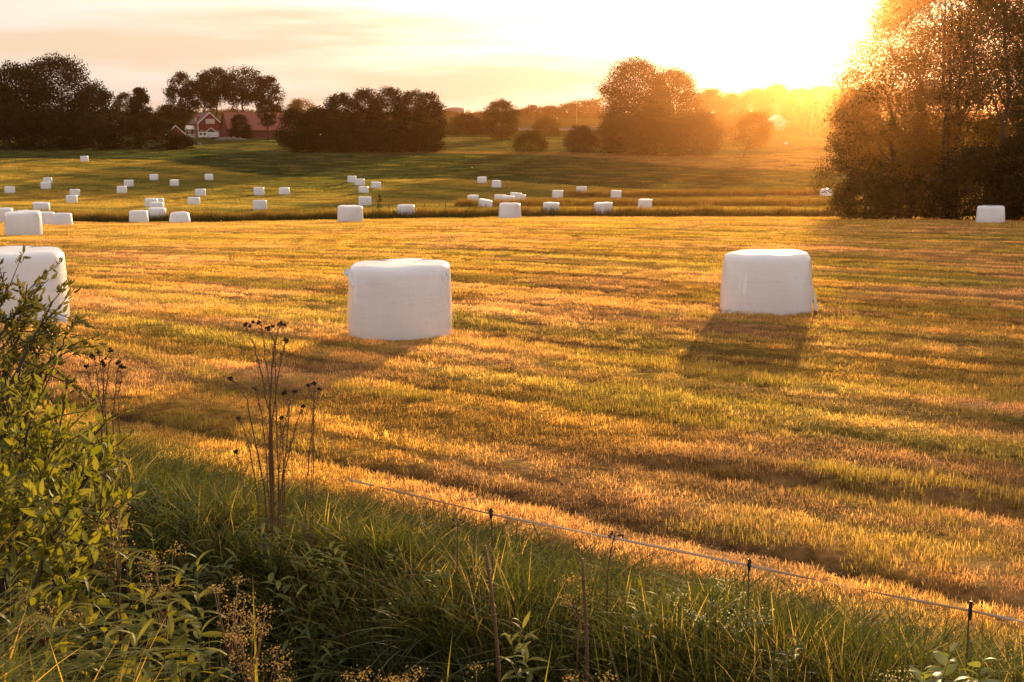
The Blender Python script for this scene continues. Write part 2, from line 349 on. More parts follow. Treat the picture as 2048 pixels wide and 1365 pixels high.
# ------------------------------------------------------------------ grass (stuff), instanced clumps
def blade_mesh(name, n, rad, h, w, lean, curl, seg, mat, seed, flat=0.0):
    g = np.random.default_rng(seed)
    r = rad * np.sqrt(g.random(n)); q = g.random(n) * 2 * np.pi
    root = np.stack([r * np.cos(q), r * np.sin(q), np.zeros(n)], -1)
    ph = g.random(n) * 2 * np.pi; hh = g.uniform(h[0], h[1], n); ww = g.uniform(w[0], w[1], n)
    th0 = np.abs(g.normal(0, lean, n)); cu = g.uniform(curl[0], curl[1], n)
    flatm = g.random(n) < flat; th0 = np.where(flatm, 1.2 + .35 * g.random(n), th0); cu = np.where(flatm, .3, cu)
    P = root.copy(); V = np.zeros((n, seg + 1, 2, 3)); tw = ph + g.normal(0, .6, n)
    side = np.stack([-np.sin(tw), np.cos(tw), np.zeros(n)], -1)
    for k in range(seg + 1):
        t = k / seg; wd = ww * (1 - t ** 1.6) * .5 + .0002
        V[:, k, 0] = P - side * wd[:, None]; V[:, k, 1] = P + side * wd[:, None]
        th = th0 + cu * (t + .5 / seg)
        P = P + (hh / seg)[:, None] * np.stack([np.sin(th) * np.cos(ph), np.sin(th) * np.sin(ph), np.cos(th)], -1)
    V[:, 0, :, 2] -= .02
    b = (np.arange(n) * (seg + 1) * 2)[:, None]; k = np.arange(seg)[None] * 2
    F = np.stack([b + k, b + k + 1, b + k + 3, b + k + 2], -1).reshape(-1, 4)
    return mesh_np(name, V, F, mat, True, np.repeat(g.random(n), (seg + 1) * 2))
def source(name, meshes):
    col = bpy.data.collections.new(name)
    for i, me in enumerate(meshes):
        o = bpy.data.objects.new('%s_%02d' % (name, i), me); col.objects.link(o)
    return col
def scatter(name, col, nvar, P, rotz, scale, tint, label, cat, tilt=None, pick=None):
    n = len(P); me = bpy.data.meshes.new(name); me.vertices.add(n); me.vertices.foreach_set('co', np.asarray(P, np.float32).ravel())
    rot = np.zeros((n, 3), np.float32); rot[:, 2] = rotz
    if tilt is not None: rot[:, :2] = tilt
    def att(nm, ty, key, v): a = me.attributes.new(nm, ty, 'POINT'); a.data.foreach_set(key, np.ascontiguousarray(v).ravel())
    att('rot', 'FLOAT_VECTOR', 'vector', rot); att('scl', 'FLOAT_VECTOR', 'vector', np.asarray(scale, np.float32))
    att('pick', 'INT', 'value', (rng.integers(0, nvar, n) if pick is None else pick).astype(np.int32))
    att('tint', 'FLOAT_COLOR', 'color', np.concatenate([tint, np.ones((n, 1))], 1).astype(np.float32))
    o = link(name, me); tag(o, label, cat, kind='stuff')
    ng = bpy.data.node_groups.new(name + '_scatter', 'GeometryNodeTree')
    ng.interface.new_socket('Geometry', in_out='INPUT', socket_type='NodeSocketGeometry')
    ng.interface.new_socket('Geometry', in_out='OUTPUT', socket_type='NodeSocketGeometry')
    gi, go = ng.nodes.new('NodeGroupInput'), ng.nodes.new('NodeGroupOutput')
    ci = ng.nodes.new('GeometryNodeCollectionInfo'); ci.inputs['Collection'].default_value = col
    ci.inputs['Separate Children'].default_value = True; ci.inputs['Reset Children'].default_value = True
    ip = ng.nodes.new('GeometryNodeInstanceOnPoints'); ip.inputs['Pick Instance'].default_value = True
    def na(nm, ty): a = ng.nodes.new('GeometryNodeInputNamedAttribute'); a.data_type = ty; a.inputs['Name'].default_value = nm; return a.outputs['Attribute']
    L = ng.links.new
    L(gi.outputs[0], ip.inputs['Points']); L(ci.outputs[0], ip.inputs['Instance'])
    L(na('pick', 'INT'), ip.inputs['Instance Index']); L(na('scl', 'FLOAT_VECTOR'), ip.inputs['Scale'])
    e2r = ng.nodes.new('FunctionNodeEulerToRotation'); L(na('rot', 'FLOAT_VECTOR'), e2r.inputs[0]); L(e2r.outputs[0], ip.inputs['Rotation'])
    L(ip.outputs[0], go.inputs[0])
    md = o.modifiers.new('scatter', 'NODES'); md.node_group = ng
    return o

stub = [blade_mesh('stubble_near_%d' % i, 150, .14, (.018, .055), (.0028, .006), .85, (0, 1.3), 2, M['stubble'], 100 + i, .52) for i in range(5)]
stub += [blade_mesh('stubble_mid_%d' % i, 170, .28, (.02, .062), (.006, .012), .8, (0, 1.0), 2, M['stubble'], 110 + i, .48) for i in range(4)]
stub += [blade_mesh('stubble_far_%d' % i, 320, 1.0, (.03, .09), (.012, .026), .7, (0, .9), 2, M['stubble'], 120 + i, .35) for i in range(4)]
c_stub = source('stubble_source', stub)
def clump_r(d): return np.where(d < 58, .10 + .0048 * d, .20 + .0085 * d)
def field_points(d0, d1, k, half=.52):
    """clump positions: clump radius grows with distance so that the cover stays even"""
    D = np.geomspace(d0, d1, 400); rr = clump_r(D); dens = k * D * 2 * half / (np.pi * rr**2)
    cum = np.concatenate([[0], np.cumsum((dens[1:] + dens[:-1]) / 2 * np.diff(D))]); n = int(cum[-1])
    d = np.interp(rng.random(n) * cum[-1], cum, D); u = rng.uniform(-half, half, n)
    return u * d, d, clump_r(d)
x, y, r = field_points(4.5, 420, 3.6)
s = fence_s(x, y); bc = B_crop(x, y)
keep = (s < 0.15) & ~((y > 113) & (y < 119)); x, y, r = x[keep], y[keep], r[keep]
ro, al = rows_noise(x, y)
rowh = fbm(ro * 0.75, al * 0.06, 11, 3); tall = sstep(.60, .72, fbm(ro * 1.6, al * .3, 71, 3)) * (rng.random(len(x)) < .8)
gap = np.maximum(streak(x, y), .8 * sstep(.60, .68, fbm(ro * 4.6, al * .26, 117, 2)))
hz = (.7 + .7 * rng.random(len(x)) + .55 * tall) * (1 - .25 * gap) * (1 - .45 * sstep(-1.0, -.3, fence_s(x, y))) + .5 * trench(x, y)[1] + sstep(60, 160, y) * .9
hz = np.where(y > B_crop(x, y), 2.2, hz)
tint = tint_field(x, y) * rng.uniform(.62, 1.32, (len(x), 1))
fu = furrow(x, y) * (y < 112); tint = tint * (1 - .72 * fu[:, None]) * (1 - .45 * gap[:, None]) * (1 - .6 * trench(x, y)[0][:, None]) * (1 - .35 * trench(x, y)[1][:, None])  # shade of furrows, gaps and trench painted into the clump tint
tint = tint * (1 - .75 * tall[:, None]) + np.array([.42, .34, .065]) * (.75 * tall[:, None])
pk = np.where(y < 22, rng.integers(0, 5, len(x)), np.where(y < 58, rng.integers(5, 9, len(x)), rng.integers(9, 13, len(x))))
rs = r / np.where(y < 22, .14, np.where(y < 58, .28, 1.0)); hz = np.where(y < 58, hz * rs ** .5, hz)
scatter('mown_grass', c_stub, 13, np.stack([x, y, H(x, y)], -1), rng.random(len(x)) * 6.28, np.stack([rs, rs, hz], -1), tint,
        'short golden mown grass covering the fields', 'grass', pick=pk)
print('stubble clumps', len(x))

# tall grass of the bank and ditch in front
tallm = [blade_mesh('tall_%d' % i, 38, .16, (.45, 1.0), (.007, .017), .16, (.1, 1.1), 6, M['tall_grass'], 200 + i) for i in range(4)]
sedge = [blade_mesh('sedge_%d' % i, 16, .10, (.8, 1.25), (.010, .018), .25, (1.0, 2.4), 9, M['tall_grass'], 220 + i) for i in range(3)]
c_tall = source('tall_source', tallm + sedge)
n = 9000; x = rng.uniform(-5.5, 5.0, n); y = rng.uniform(2.6, 12, n); s = fence_s(x, y)
u = np.abs(x) / y
keep = (s > -.95) & (rng.random(n) < sstep(-1.1, -.2, s) + .15) & (s < 4.3) & (u < .56) & ~((y < 4.0) & (x > -.9)); x, y, s = x[keep], y[keep], s[keep]
hh = (1 - .14 * (x < -.2)) * np.interp(s, [-.95, -.4, -.1, .3, 1.0, 2.2, 3.2, 4.3], [.13, .22, .34, .42, .52, .72, .75, .48]) * rng.uniform(.75, 1.25, len(x)) * (.75 + .5 * fbm(x * .9, y * .9, 81, 2))
hh = hh * (1 - .45 * np.exp(-((x + 1.9)**2 + (y - 5.4)**2) / 1.2))
pick = np.where(rng.random(len(x)) < np.interp(s, [-.2, .4, 1.2, 3], [0, .12, .4, .2]), rng.integers(4, 7, len(x)), rng.integers(0, 4, len(x)))
t0 = np.array([.030, .048, .012]); t1 = np.array([.095, .10, .02]); t2 = np.array([.42, .30, .12])
q = fbm(x * 1.1, y * 1.1, 83, 2)[:, None] * .8 + rng.random((len(x), 1)) * .25
tint = t0 * (1 - q) + t1 * q; dry = (rng.random(len(x)) < .10)[:, None]; tint = np.where(dry, t2, tint)
tint = np.where((pick >= 4)[:, None], np.array([.12, .14, .07]), tint)
edge = (1 - sstep(.0, .9, s))[:, None]; tint = tint * (1 + .3 * edge)  # crest grass lightened in the tint, as if the sun caught it
lit = sstep(2.6, 3.6, s)[:, None]; tint = tint * (1 - lit) + tint * np.array([1.9, 1.7, 1.5]) * lit  # near bank grass brightened in the tint for sunlight
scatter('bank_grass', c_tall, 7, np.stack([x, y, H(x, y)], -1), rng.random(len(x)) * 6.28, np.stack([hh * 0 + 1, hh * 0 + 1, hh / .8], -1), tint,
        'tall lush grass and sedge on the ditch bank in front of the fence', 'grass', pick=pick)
print('bank clumps', len(x))

# leafy ground cover between the grasses
def cover_mesh(name, seed, L, W, n, h):
    g = np.random.default_rng(seed); VV = []; FF = []; rr = []
    for k in range(n):
        z = h * (.25 + .75 * g.random()); q = g.random() * 6.28; e = g.uniform(-.3, .9); l = L * g.uniform(.6, 1.25); w = W * l / L * .5
        d = np.array([math.cos(q) * math.cos(e), math.sin(q) * math.cos(e), math.sin(e)]); sd = np.array([-math.sin(q), math.cos(q), 0]); up = np.cross(d, sd)
        p = np.array([g.normal(0, .04), g.normal(0, .04), z]); o_ = len(VV)
        for t, ww in ((0, .1), (.3, .85), (.6, .9), (1, .03)):
            c = p + d * l * t - np.array([0, 0, .35 * l * t * t]); VV += [c - sd * w * ww + up * .3 * w * ww, c, c + sd * w * ww + up * .3 * w * ww]
        for i in range(3):
            for j in range(2): FF.append((o_ + 3*i + j, o_ + 3*i + j + 1, o_ + 3*i + j + 4, o_ + 3*i + j + 3))
        rr += [g.random()] * 12
    return mesh_np(name, VV, FF, M['cover_leaf'], True, rr)
c_cov = source('cover_source', [cover_mesh('cover_0', 1, .09, .030, 34, .5), cover_mesh('cover_1', 2, .07, .040, 36, .35), cover_mesh('cover_2', 3, .12, .022, 30, .6), cover_mesh('cover_3', 4, .05, .030, 44, .3)])
n = 5200; x = rng.uniform(-5.5, 5.0, n); y = rng.uniform(2.8, 11, n); s = fence_s(x, y); cl = fbm(x * 1.3, y * 1.3, 131, 2)
keep = (s > .15) & (s < 4.2) & (np.abs(x) / y < .54) & ~((y < 4.0) & (x > -.9)) & (rng.random(n) < np.where(x + .25 * y < -.2, .8, .62) * sstep(.35, .6, cl) + .06); x, y, s = x[keep], y[keep], s[keep]
k = rng.uniform(.7, 1.35, len(x)) * np.interp(s, [0, .6, 2, 4], [.6, .9, 1.25, 1.0]); q = rng.random((len(x), 1))
scatter('bank_weeds', c_cov, 4, np.stack([x, y, H(x, y)], -1), rng.random(len(x)) * 6.28, np.stack([k, k, k], -1), np.array([.07, .10, .022]) * q + np.array([.16, .18, .03]) * (1 - q),
        'leafy ground cover mixed into the bank grass', 'weeds')
print('cover clumps', len(x))

# tall rusty grass along the ditch in mid distance and the second strip behind it
reed = [blade_mesh('reed_%d' % i, 70, .9, (.5, 1.15), (.025, .05), .14, (0, .5), 3, M['tall_grass'], 240 + i) for i in range(3)]
c_reed = source('reed_source', reed)
n = 1500; x = rng.uniform(-64, 62, n); y = 117.2 + np.abs(rng.normal(0, 1.3, n)) + 3 * (noise2(x * 0.03, 0 * x, 5) - .5)
x2 = rng.uniform(-6, 60, 900); y2 = 146 + 3 * rng.normal(0, .5, 900) + .10 * x2; x3 = rng.uniform(8, 66, 500); y3 = 176 + rng.normal(0, 1.2, 500) + .1 * x3
nm = len(x); x = np.concatenate([x, x2, x3]); y = np.concatenate([y, y2, y3])
q = rng.random((len(x), 1)); rust = np.array([.30, .16, .06]) * q + np.array([.17, .14, .045]) * (1 - q)
near_edge = (np.arange(len(x)) < nm) & (y < 118.0 + 3 * (noise2(x * 0.03, 0 * x, 5) - .5)); rust = np.where(near_edge[:, None], np.array([.07, .08, .022]), rust)  # front clumps painted dark, for the shaded face of the ditch grass
hs = rng.uniform(.6, 1.15, len(x)); hs = np.where(near_edge, hs * .8, hs)
scatter('ditch_grass', c_reed, 3, np.stack([x, y, H(x, y)], -1), rng.random(len(x)) * 6.28, np.stack([hs * 0 + 1, hs * 0 + .8, hs], -1), rust,
        'tall rusty grass growing along the far field ditch', 'grass')
# ------------------------------------------------------------------ wrapped bales
def bale_mesh(name, seed, taper=.06, sag=0.0, D=1.5, Hh=1.08, tilt=0.0, lumps=1.0):
    g = np.random.default_rng(seed); n = 56
    prof = [(0.0, 1.0), (.45, 1.002), (.80, 1.0), (.90, .992), (.955, .970), (.985, .93), (.998, .86), (1.006, .62), (1.012, .45), (1.01, .28), (1.0, .14), (.985, .05), (.965, -.02)]
    V = []; ph = g.random(6) * 6.28
    for (rr, zz) in prof:
        if rr == 0: continue
        for k in range(n):
            q = 2 * math.pi * k / n
            lump = 1 + lumps * (.010 * math.sin(2*q + ph[0]) + .007 * math.sin(3*q + ph[1] + zz*2) + .004 * math.sin(7*q + ph[2] + 3*zz) + .0025 * math.sin(13*q + ph[3] - 5*zz))
            r = D/2 * rr * lump * (1 - taper * zz) / (1 - taper*.4)
            z = Hh * zz * (1 + lumps*.012 * math.sin(q + ph[4]) + lumps*.006*math.sin(5*q+ph[5]))
            z -= sag * zz * (rr ** 3) * .5 + 0 * q
            z += tilt * zz * math.cos(q) * rr
            V.append((r * math.cos(q), r * math.sin(q), z))
    m = len(prof) - 1; V.append((0, 0, Hh * 1.0)); F = []
    for k in range(n): F.append((len(V)-1, k, (k+1) % n))
    for i in range(m - 1):
        for k in range(n): F.append((i*n+k, (i+1)*n+k, (i+1)*n+(k+1) % n, i*n+(k+1) % n))
    me = bpy.data.meshes.new(name); me.from_pydata(V, [], F); me.update()
    me.polygons.foreach_set('use_smooth', np.ones(len(me.polygons), bool)); me.materials.append(M['film']); return me
bm_var = [bale_mesh('wrap_a', 1, .045), bale_mesh('wrap_b', 2, .075, .03), bale_mesh('wrap_c', 3, .03, .02, tilt=.03), bale_mesh('wrap_d', 4, .09, .08)]
bm_sag = bale_mesh('wrap_sagged', 5, .16, .22, Hh=.86, lumps=1.6)
bm_tilt = bale_mesh('wrap_tilted', 6, .05, .02, Hh=.98, tilt=.14)
def flap_mesh(name, pts, width, seed, n=14):
    """loose strip of stretch film hanging in folds along the given points"""
    g = np.random.default_rng(seed); P = np.array(pts, float); t = np.linspace(0, len(P) - 1, n)
    Q = np.stack([np.interp(t, np.arange(len(P)), P[:, k]) for k in range(3)], -1)
    W = np.array(width, float); wv = np.interp(np.linspace(0, 1, n), np.linspace(0, 1, len(W)), W)
    V = []; c = 7
    for i in range(n):
        d = Q[min(i+1, n-1)] - Q[max(i-1, 0)]; d /= np.linalg.norm(d) + 1e-9
        a = np.cross(d, (0.2, -.9, .3)); a /= np.linalg.norm(a) + 1e-9; b = np.cross(d, a)
        for j in range(c):
            u = j / (c - 1) - .5
            V.append(Q[i] + a * u * wv[i] + b * (.16 * wv[i] * math.sin(j * 1.5 + i * .35) + .002 * g.normal()) + a * .003 * g.normal())
    F = [(i*c+j, i*c+j+1, (i+1)*c+j+1, (i+1)*c+j) for i in range(n-1) for j in range(c-1)]
    return mesh_np(name, V, F, M['film'], True)
def place(px, py, w):
    p = hit(px, py); d = p[1]; d = d + .68
    sc_ = np.clip(w * d / FPX / 1.5, .82, 1.2); xw = p[0] * d / p[1]
    return np.array([xw, d, Hs(xw, d) - .045]), float(sc_)
GB = 'white wrapped hay bales'
def near_bale(px, py, w, label, flaps, var, rz, hs=1.0):
    p, k = place(px, py, w); t = empty('hay_bale', p, 0, label, 'hay bale', GB); t.scale = (k, k, k * hs)
    o = link('wrap', bm_var[var], t); o.rotation_euler.z = rz
    for i, (pts, wd) in enumerate(flaps): link('film_flap', flap_mesh('film_flap', pts, wd, 40 + i + int(px)), t)
    return t
near_bale(801, 681, 208, 'large white hay bale with torn film at its upper corners, behind the tall thistle', [
    ([(-.70, -.22, 1.00), (-.735, -.26, .96), (-.77, -.28, .93)], (.05, .08, .015)), ([(-.68, -.30, .99), (-.67, -.36, .90), (-.60, -.42, .80), (-.56, -.44, .76)], (.05, .08, .06, .01)),
    ([(.64, -.32, 1.02), (.655, -.36, .93), (.65, -.38, .86)], (.05, .07, .01)), ([(.69, -.24, .99), (.715, -.26, .91), (.715, -.28, .84)], (.05, .06, .01))], 0, .4, 1.0)
near_bale(1531, 630, 182, 'white hay bale with sun glint on its top rim and shadow reaching toward the fence', [
    ([(.74, -.10, .50), (.775, -.12, .35), (.80, -.14, .14), (.81, -.14, .06)], (.015, .035, .07, .03)),
    ([(-.64, -.44, .09), (-.76, -.50, .08), (-.88, -.53, .05)], (.10, .13, .03)), ([(-.62, -.48, .05), (-.74, -.58, .03), (-.84, -.60, .04)], (.06, .04, .02))], 1, 1.3, .97)
near_bale(40, 648, 190, 'white hay bale half hidden behind the dark leafy shrub', [
    ([(.66, -.35, .16), (.80, -.42, .08), (.92, -.48, .03)], (.10, .24, .06)), ([(.60, -.45, .12), (.72, -.60, .04), (.84, -.62, .02)], (.12, .18, .04))], 0, 2.2, 1.06)
near_bale(48, 472, 71, 'largest white hay bale of the cluster by the ditch near the left edge', [([(.68, -.3, .10), (.80, -.36, .03), (.86, -.38, .02)], (.08, .14, .03))], 2, .8, .98)
near_bale(701, 446, 64, 'solitary white hay bale near the ditch casting a long thin shadow', [
    ([(-.66, -.35, .12), (-.80, -.40, .04), (-.88, -.42, .02)], (.08, .16, .03)), ([(.66, -.32, .5), (.74, -.36, .2), (.78, -.38, .03)], (.04, .10, .14))], 0, 2.8, .98)
near_bale(1980, 447, 54, 'white hay bale in tree shade below the big sunlit trees', [
    ([(-.60, -.2, 1.0), (-.5, -.3, 1.03), (-.3, -.3, 1.02)], (.1, .2, .05)), ([(.66, -.3, .10), (.82, -.36, .03), (.90, -.36, .02)], (.06, .14, .03))], 1, 1.9, .95)
BL = [
 (92,451,37,'white hay bale just behind the largest bale of the left cluster',1), (126,452,38,'low white hay bale ending the left cluster, dark ditch beside it',3),
 (6,446,44,'white hay bale cut by the photo edge behind the cluster\'s largest bale',0), (84,428,32,'white hay bale top showing above the left cluster, across the ditch',2),
 (278,446,37,'left one of two upright white hay bales side by side before the ditch',3), (315,444,36,'right one of two upright white hay bales side by side before the ditch',1),
 (360,446,44,'flat sagged white hay bale beside two upright ones before the ditch',9),
 (303,415,26,'white hay bale forming the left top of the small pile across the ditch',0), (317,412,22,'white hay bale half hidden at the back of the small pile across the ditch',2),
 (314,424,28,'white hay bale at the front foot of the small pile across the ditch',1),
 (812,437,37,'white hay bale right of the solitary bale, under the tiny fence posts',3), (1020,439,45,'wide low white hay bale nearest the field ditch in the photo centre',3),
 (1102,432,34,'white hay bale second of three spaced along the ditch right of centre',1), (1206,434,38,'white hay bale third of three spaced along the ditch right of centre',2),
 (1290,418,29,'white hay bale standing in the rusty grass strip behind the ditch',2), (1652,392,25,'white hay bale almost sunk in rusty grass beside the big sunlit trees',9),
 (730,412,26,'white hay bale peeping out behind the solitary bale across the ditch',0), (520,421,28,'white hay bale rising from rusty ditch grass left of the solitary bale',2),
 (518,391,21,'left of the pair of far white hay bales on the golden patch',0), (569,390,21,'right of the pair of far white hay bales on the golden patch',1),
 (401,393,21,'far white hay bale just above and right of another one, left of golden patch',2), (388,411,24,'white hay bale just below another one, right of the small pile',0),
 (244,387,20,'lower left of two touching far white hay bales in mid slope',1), (258,374,19,'upper right of two touching far white hay bales in mid slope',0),
 (349,373,18,'single far white hay bale between the touching pair and the crop edge',2), (308,361,17,'far white hay bale high on the slope, above the touching pair',1),
 (418,361,17,'far white hay bale close under the dark crop edge, below the house',0), (169,324,15,'topmost far white hay bale standing right at the crop edge',2),
 (20,387,20,'far white hay bale alone near the left photo edge',0), (96,367,17,'upper one of two stacked-looking far white hay bales near the left edge',1),
 (92,379,20,'lower one of two stacked-looking far white hay bales near the left edge',2), (150,394,20,'upper right of two overlapping far white hay bales above the left cluster',0),
 (144,406,22,'lower left of two overlapping far white hay bales above the left cluster',1),
 (704,366,18,'topmost of the string of far white hay bales above the solitary bale',2), (719,372,20,'second from the top of the string of bales above the solitary bale',0),
 (727,387,20,'third from the top of the string of bales above the solitary bale',1), (752,378,20,'far white hay bale set off to the right of the bale string',2),
 (964,367,19,'upper left of two far white hay bales touching the crop edge at centre',0), (993,376,19,'lower right of two far white hay bales touching the crop edge at centre',3),
 (946,406,23,'leftmost white hay bale of the loose group in front of rusty grass',1), (971,416,28,'tilted white hay bale sunk in the ditch grass',8),
 (1000,406,24,'white hay bale left in the tight group of four behind rusty grass',0), (1016,409,25,'lowest front bale of the tight group of four behind rusty grass',3),
 (1032,404,24,'taller bale of the tight group of four behind rusty grass',2), (1042,403,20,'rearmost right bale of the tight group of four behind rusty grass',1),
 (1115,397,22,'left of three far white hay bales strung out right of the tight group',0), (1163,390,22,'middle and highest of three far bales right of the tight group',2),
 (1232,397,22,'right of three far white hay bales strung out right of the tight group',1)]
for i, (px, py, w, lb, var) in enumerate(BL):
    p, k = place(px, py, w); me = bm_sag if var == 9 else bm_tilt if var == 8 else bm_var[var % 4]
    o = link('hay_bale', me, None, p); kz = k * (.92 + .16 * rng.random()); o.scale = (k, k, kz); o.rotation_euler.z = (2.6 if var == 8 else rng.random() * 6.28); tag(o, lb, 'hay bale', GB)

# ------------------------------------------------------------------ trees
def env_radius(t, style):
    """crown half-width as a share of the widest, t from crown base (0) to top (1)"""
    if style == 'round': return np.sqrt(np.clip(1 - (2 * (t - .46)) ** 2 / 1.18, 0, 1))
    if style == 'bush': return np.where(t < .28, .82 + .64 * t, np.sqrt(np.clip(1 - ((t - .28) / .74) ** 2, 0, 1)))
    if style == 'umbrella': return np.where(t < .45, .62 + .84 * t, np.sqrt(np.clip(1 - ((t - .45) / .57) ** 2, 0, 1)))
    if style == 'cone': return np.clip(1.0 - t, 0, 1) ** .75 * (.55 + .6 * np.minimum(t * 4, .75))
    return np.sqrt(np.clip(1 - (2 * (t - .42)) ** 2 / 1.35, 0, 1))
def build_tree(name, p, Ht, W, cb, style, mat, seed, label, cat, group, leaf=.34, ncl=150, per=60, stems=1, lean=(0, 0), depth=1.0, spread=.075, gaps=.0, cov=6.0):
    ncl = int(np.clip(cov * W * Ht * (1 - cb) / (per * leaf * leaf * .3), 24, 1400))
    g = np.random.default_rng(seed)
    t_ = empty(name, p, 0, label, cat, group)
    H0 = cb * Ht; Hc = Ht - H0
    n = ncl; tt = np.clip(g.beta(1.25, 1.15, n), .02, .985); ph = g.random(n) * 2 * np.pi
    lob = 1 + .30 * (fbm(ph * 1.1 + seed, tt * 3.3, seed, 2) - .5) * 2
    rr = env_radius(tt, style) * W / 2 * (.35 + .65 * g.random(n) ** .45) * lob
    z = H0 + tt * Hc * (.94 + .10 * fbm(ph * .9, tt * 2, seed + 5, 2)); lx = lean[0] * (z / Ht); ly = lean[1] * (z / Ht)
    Cc = np.stack([rr * np.cos(ph) + lx, rr * np.sin(ph) * depth + ly, z], -1)
    if gaps > 0:
        kk = fbm(Cc[:, 0] / W * 5 + 40, Cc[:, 2] / W * 5, seed + 9, 2) > gaps; Cc = Cc[kk]; n = len(Cc)
    sg = W * spread * g.uniform(.7, 1.3, n)
    q = g.normal(0, 1, (n, per, 3)); nr = np.linalg.norm(q, axis=-1, keepdims=True); q = q / nr * np.minimum(nr, 1.9)
    L = (Cc[:, None] + q * sg[:, None, None] * np.array([1.1, 1.1, .72])).reshape(-1, 3)
    # sprigs that break the outline
    m = len(L); a = g.normal(0, 1, (m, 3)); a /= np.linalg.norm(a, axis=1)[:, None]
    b = np.cross(a, g.normal(0, 1, (m, 3))); b /= np.linalg.norm(b, axis=1)[:, None] + 1e-9
    sz = leaf * g.uniform(.55, 1.25, m)[:, None]
    V = np.stack([L - a * sz * .5, L + b * sz * .30, L + a * sz * .5, L - b * sz * .30], 1).reshape(-1, 3)
    V[:, 2] = np.maximum(V[:, 2], .02)
    F = np.arange(m * 4).reshape(-1, 4)
    rv = np.clip(np.repeat(g.random(n), per) * .55 + g.random(m) * .45, 0, 1)
    link('crown', mesh_np('crown', V, F, mat, False, np.repeat(rv, 4)), t_)
    tr = MB(); tw = max(.05, Ht * .021) / math.sqrt(stems)
    for s_ in range(stems):
        ang = 2 * math.pi * s_ / max(stems, 1) + g.random(); off = 0 if stems == 1 else W * .035
        base = np.array([off * math.cos(ang), off * math.sin(ang), -.3]); topz = H0 + Hc * .72
        end = np.array([lean[0] * .7 + (0 if stems == 1 else W * .16 * math.cos(ang)), lean[1] * .7 + (0 if stems == 1 else W * .16 * math.sin(ang)), topz])
        pts = [base + (end - base) * f + np.array([g.normal(0, .012 * Ht), g.normal(0, .012 * Ht), 0]) * (0 < f < 1) for f in np.linspace(0, 1, 8)]
        tr.tube(pts, [tw * (1.35 if i == 0 else 1) * (1 - .8 * i / 7) for i in range(8)], 7)
        for c in Cc[g.integers(0, n, max(4, int(16 / stems)))]:
            f = np.clip((c[2] - .25 * Hc) / topz, .18, .92); k = f * 7; i0 = int(k); i0 = min(i0, 6); st = pts[i0] + (pts[i0+1] - pts[i0]) * (k - i0)
            mid = (st + c) / 2 + np.array([0, 0, -.04 * Ht * (1 - f)]); r0 = tw * (1 - .8 * f) * .55
            tr.tube([st, mid, c], [r0, r0 * .65, r0 * .25], 5)
    tr.obj('trunk', M['bark'], t_, True)
    return t_
def tree(name, px, d, top, wpx, label, style='round', mat='tree_dark', cb=.12, group=None, cat='tree', seed=None, base_px=None, **kw):
    p = ground(px, d); zt = at(px, top, d)[2]; Ht = zt - p[2]; W = wpx * d / FPX
    return build_tree(name, p, Ht, W, cb, style, M[mat], seed if seed is not None else int(px * 7 + d) % 9973, label, cat, group, **kw)
GW, GF = 'dark trees at the wood on the left', 'bushes along the edge of the wood'
K = dict(leaf=.55, ncl=200, per=64)
tree('broadleaf_tree', -25, 335, 150, 120, 'dark broad tree cut by the left photo edge', group=GW, **K)
tree('broadleaf_tree', 45, 340, 131, 120, 'tall dark tree with ragged top second from the left edge', group=GW, gaps=.16, **K)
tree('broadleaf_tree', 128, 338, 122, 140, 'tallest dark tree of the left wood with rounded top', group=GW, gaps=.14, **K)
tree('broadleaf_tree', 190, 332, 176, 90, 'lower dark tree on the right shoulder of the left wood', group=GW, **K)
tree('round_bush', 20, 322, 212, 110, 'dark bush at the left photo edge under the wood', 'bush', cb=.0, group=GF, cat='bush', **K)
tree('round_bush', 100, 320, 220, 110, 'wide dark bush under the tallest tree of the wood', 'bush', cb=.0, group=GF, cat='bush', **K)
tree('round_bush', 185, 318, 232, 90, 'dark bush under the right shoulder of the left wood', 'bush', cb=.0, group=GF, cat='bush', **K)
tree('round_bush', 258, 322, 236, 76, 'dark bush below the small pointed tree beside the wood', 'bush', cb=.0, group=GF, cat='bush', **K)
tree('round_bush', 326, 318, 238, 58, 'dark egg-shaped bush left of the small shed', 'bush', cb=.0, group=GF, cat='bush', **K)
tree('low_bush', 365, 322, 272, 50, 'low dark bush in front of the farmhouse veranda', 'bush', cb=.0, group=GF, cat='bush', leaf=.3, ncl=50, per=50)
tree('broadleaf_tree', 284, 385, 178, 66, 'small pointed tree between the wood and the tall trees', 'cone', group=GW, **K)
tree('broadleaf_tree', 256, 400, 188, 50, 'pale loose tree left of the small pointed tree', mat='tree_mid', group=GW, leaf=.4, ncl=90, per=50, gaps=.3)
GT = 'tall bare-trunked trees behind the farmhouse'
K2 = dict(leaf=.62, ncl=170, per=60, cat='tree', group=GT, spread=.085, gaps=.17)
tree('tall_tree', 367, 455, 149, 56, 'leftmost of the tall bare-trunked trees above the farm', cb=.25, **K2)
tree('tall_tree', 412, 460, 158, 56, 'tall tree directly above the farmhouse gable', 'umbrella', cb=.46, **K2)
tree('tall_tree', 437, 450, 139, 74, 'tall flat-topped tree right of the farmhouse gable', 'umbrella', cb=.5, **K2)
tree('tall_tree', 489, 452, 138, 78, 'tallest rounded tree above the barn ridge', 'umbrella', cb=.46, **K2)
tree('tall_tree', 541, 455, 154, 54, 'rightmost of the tall trees above the barn', 'round', cb=.30, **K2)
tree('garden_tree', 345, 435, 212, 74, 'dark garden tree left behind the farmhouse', 'bush', cb=.05, leaf=.42, ncl=120, per=55, group='trees and shrubs around the farm')
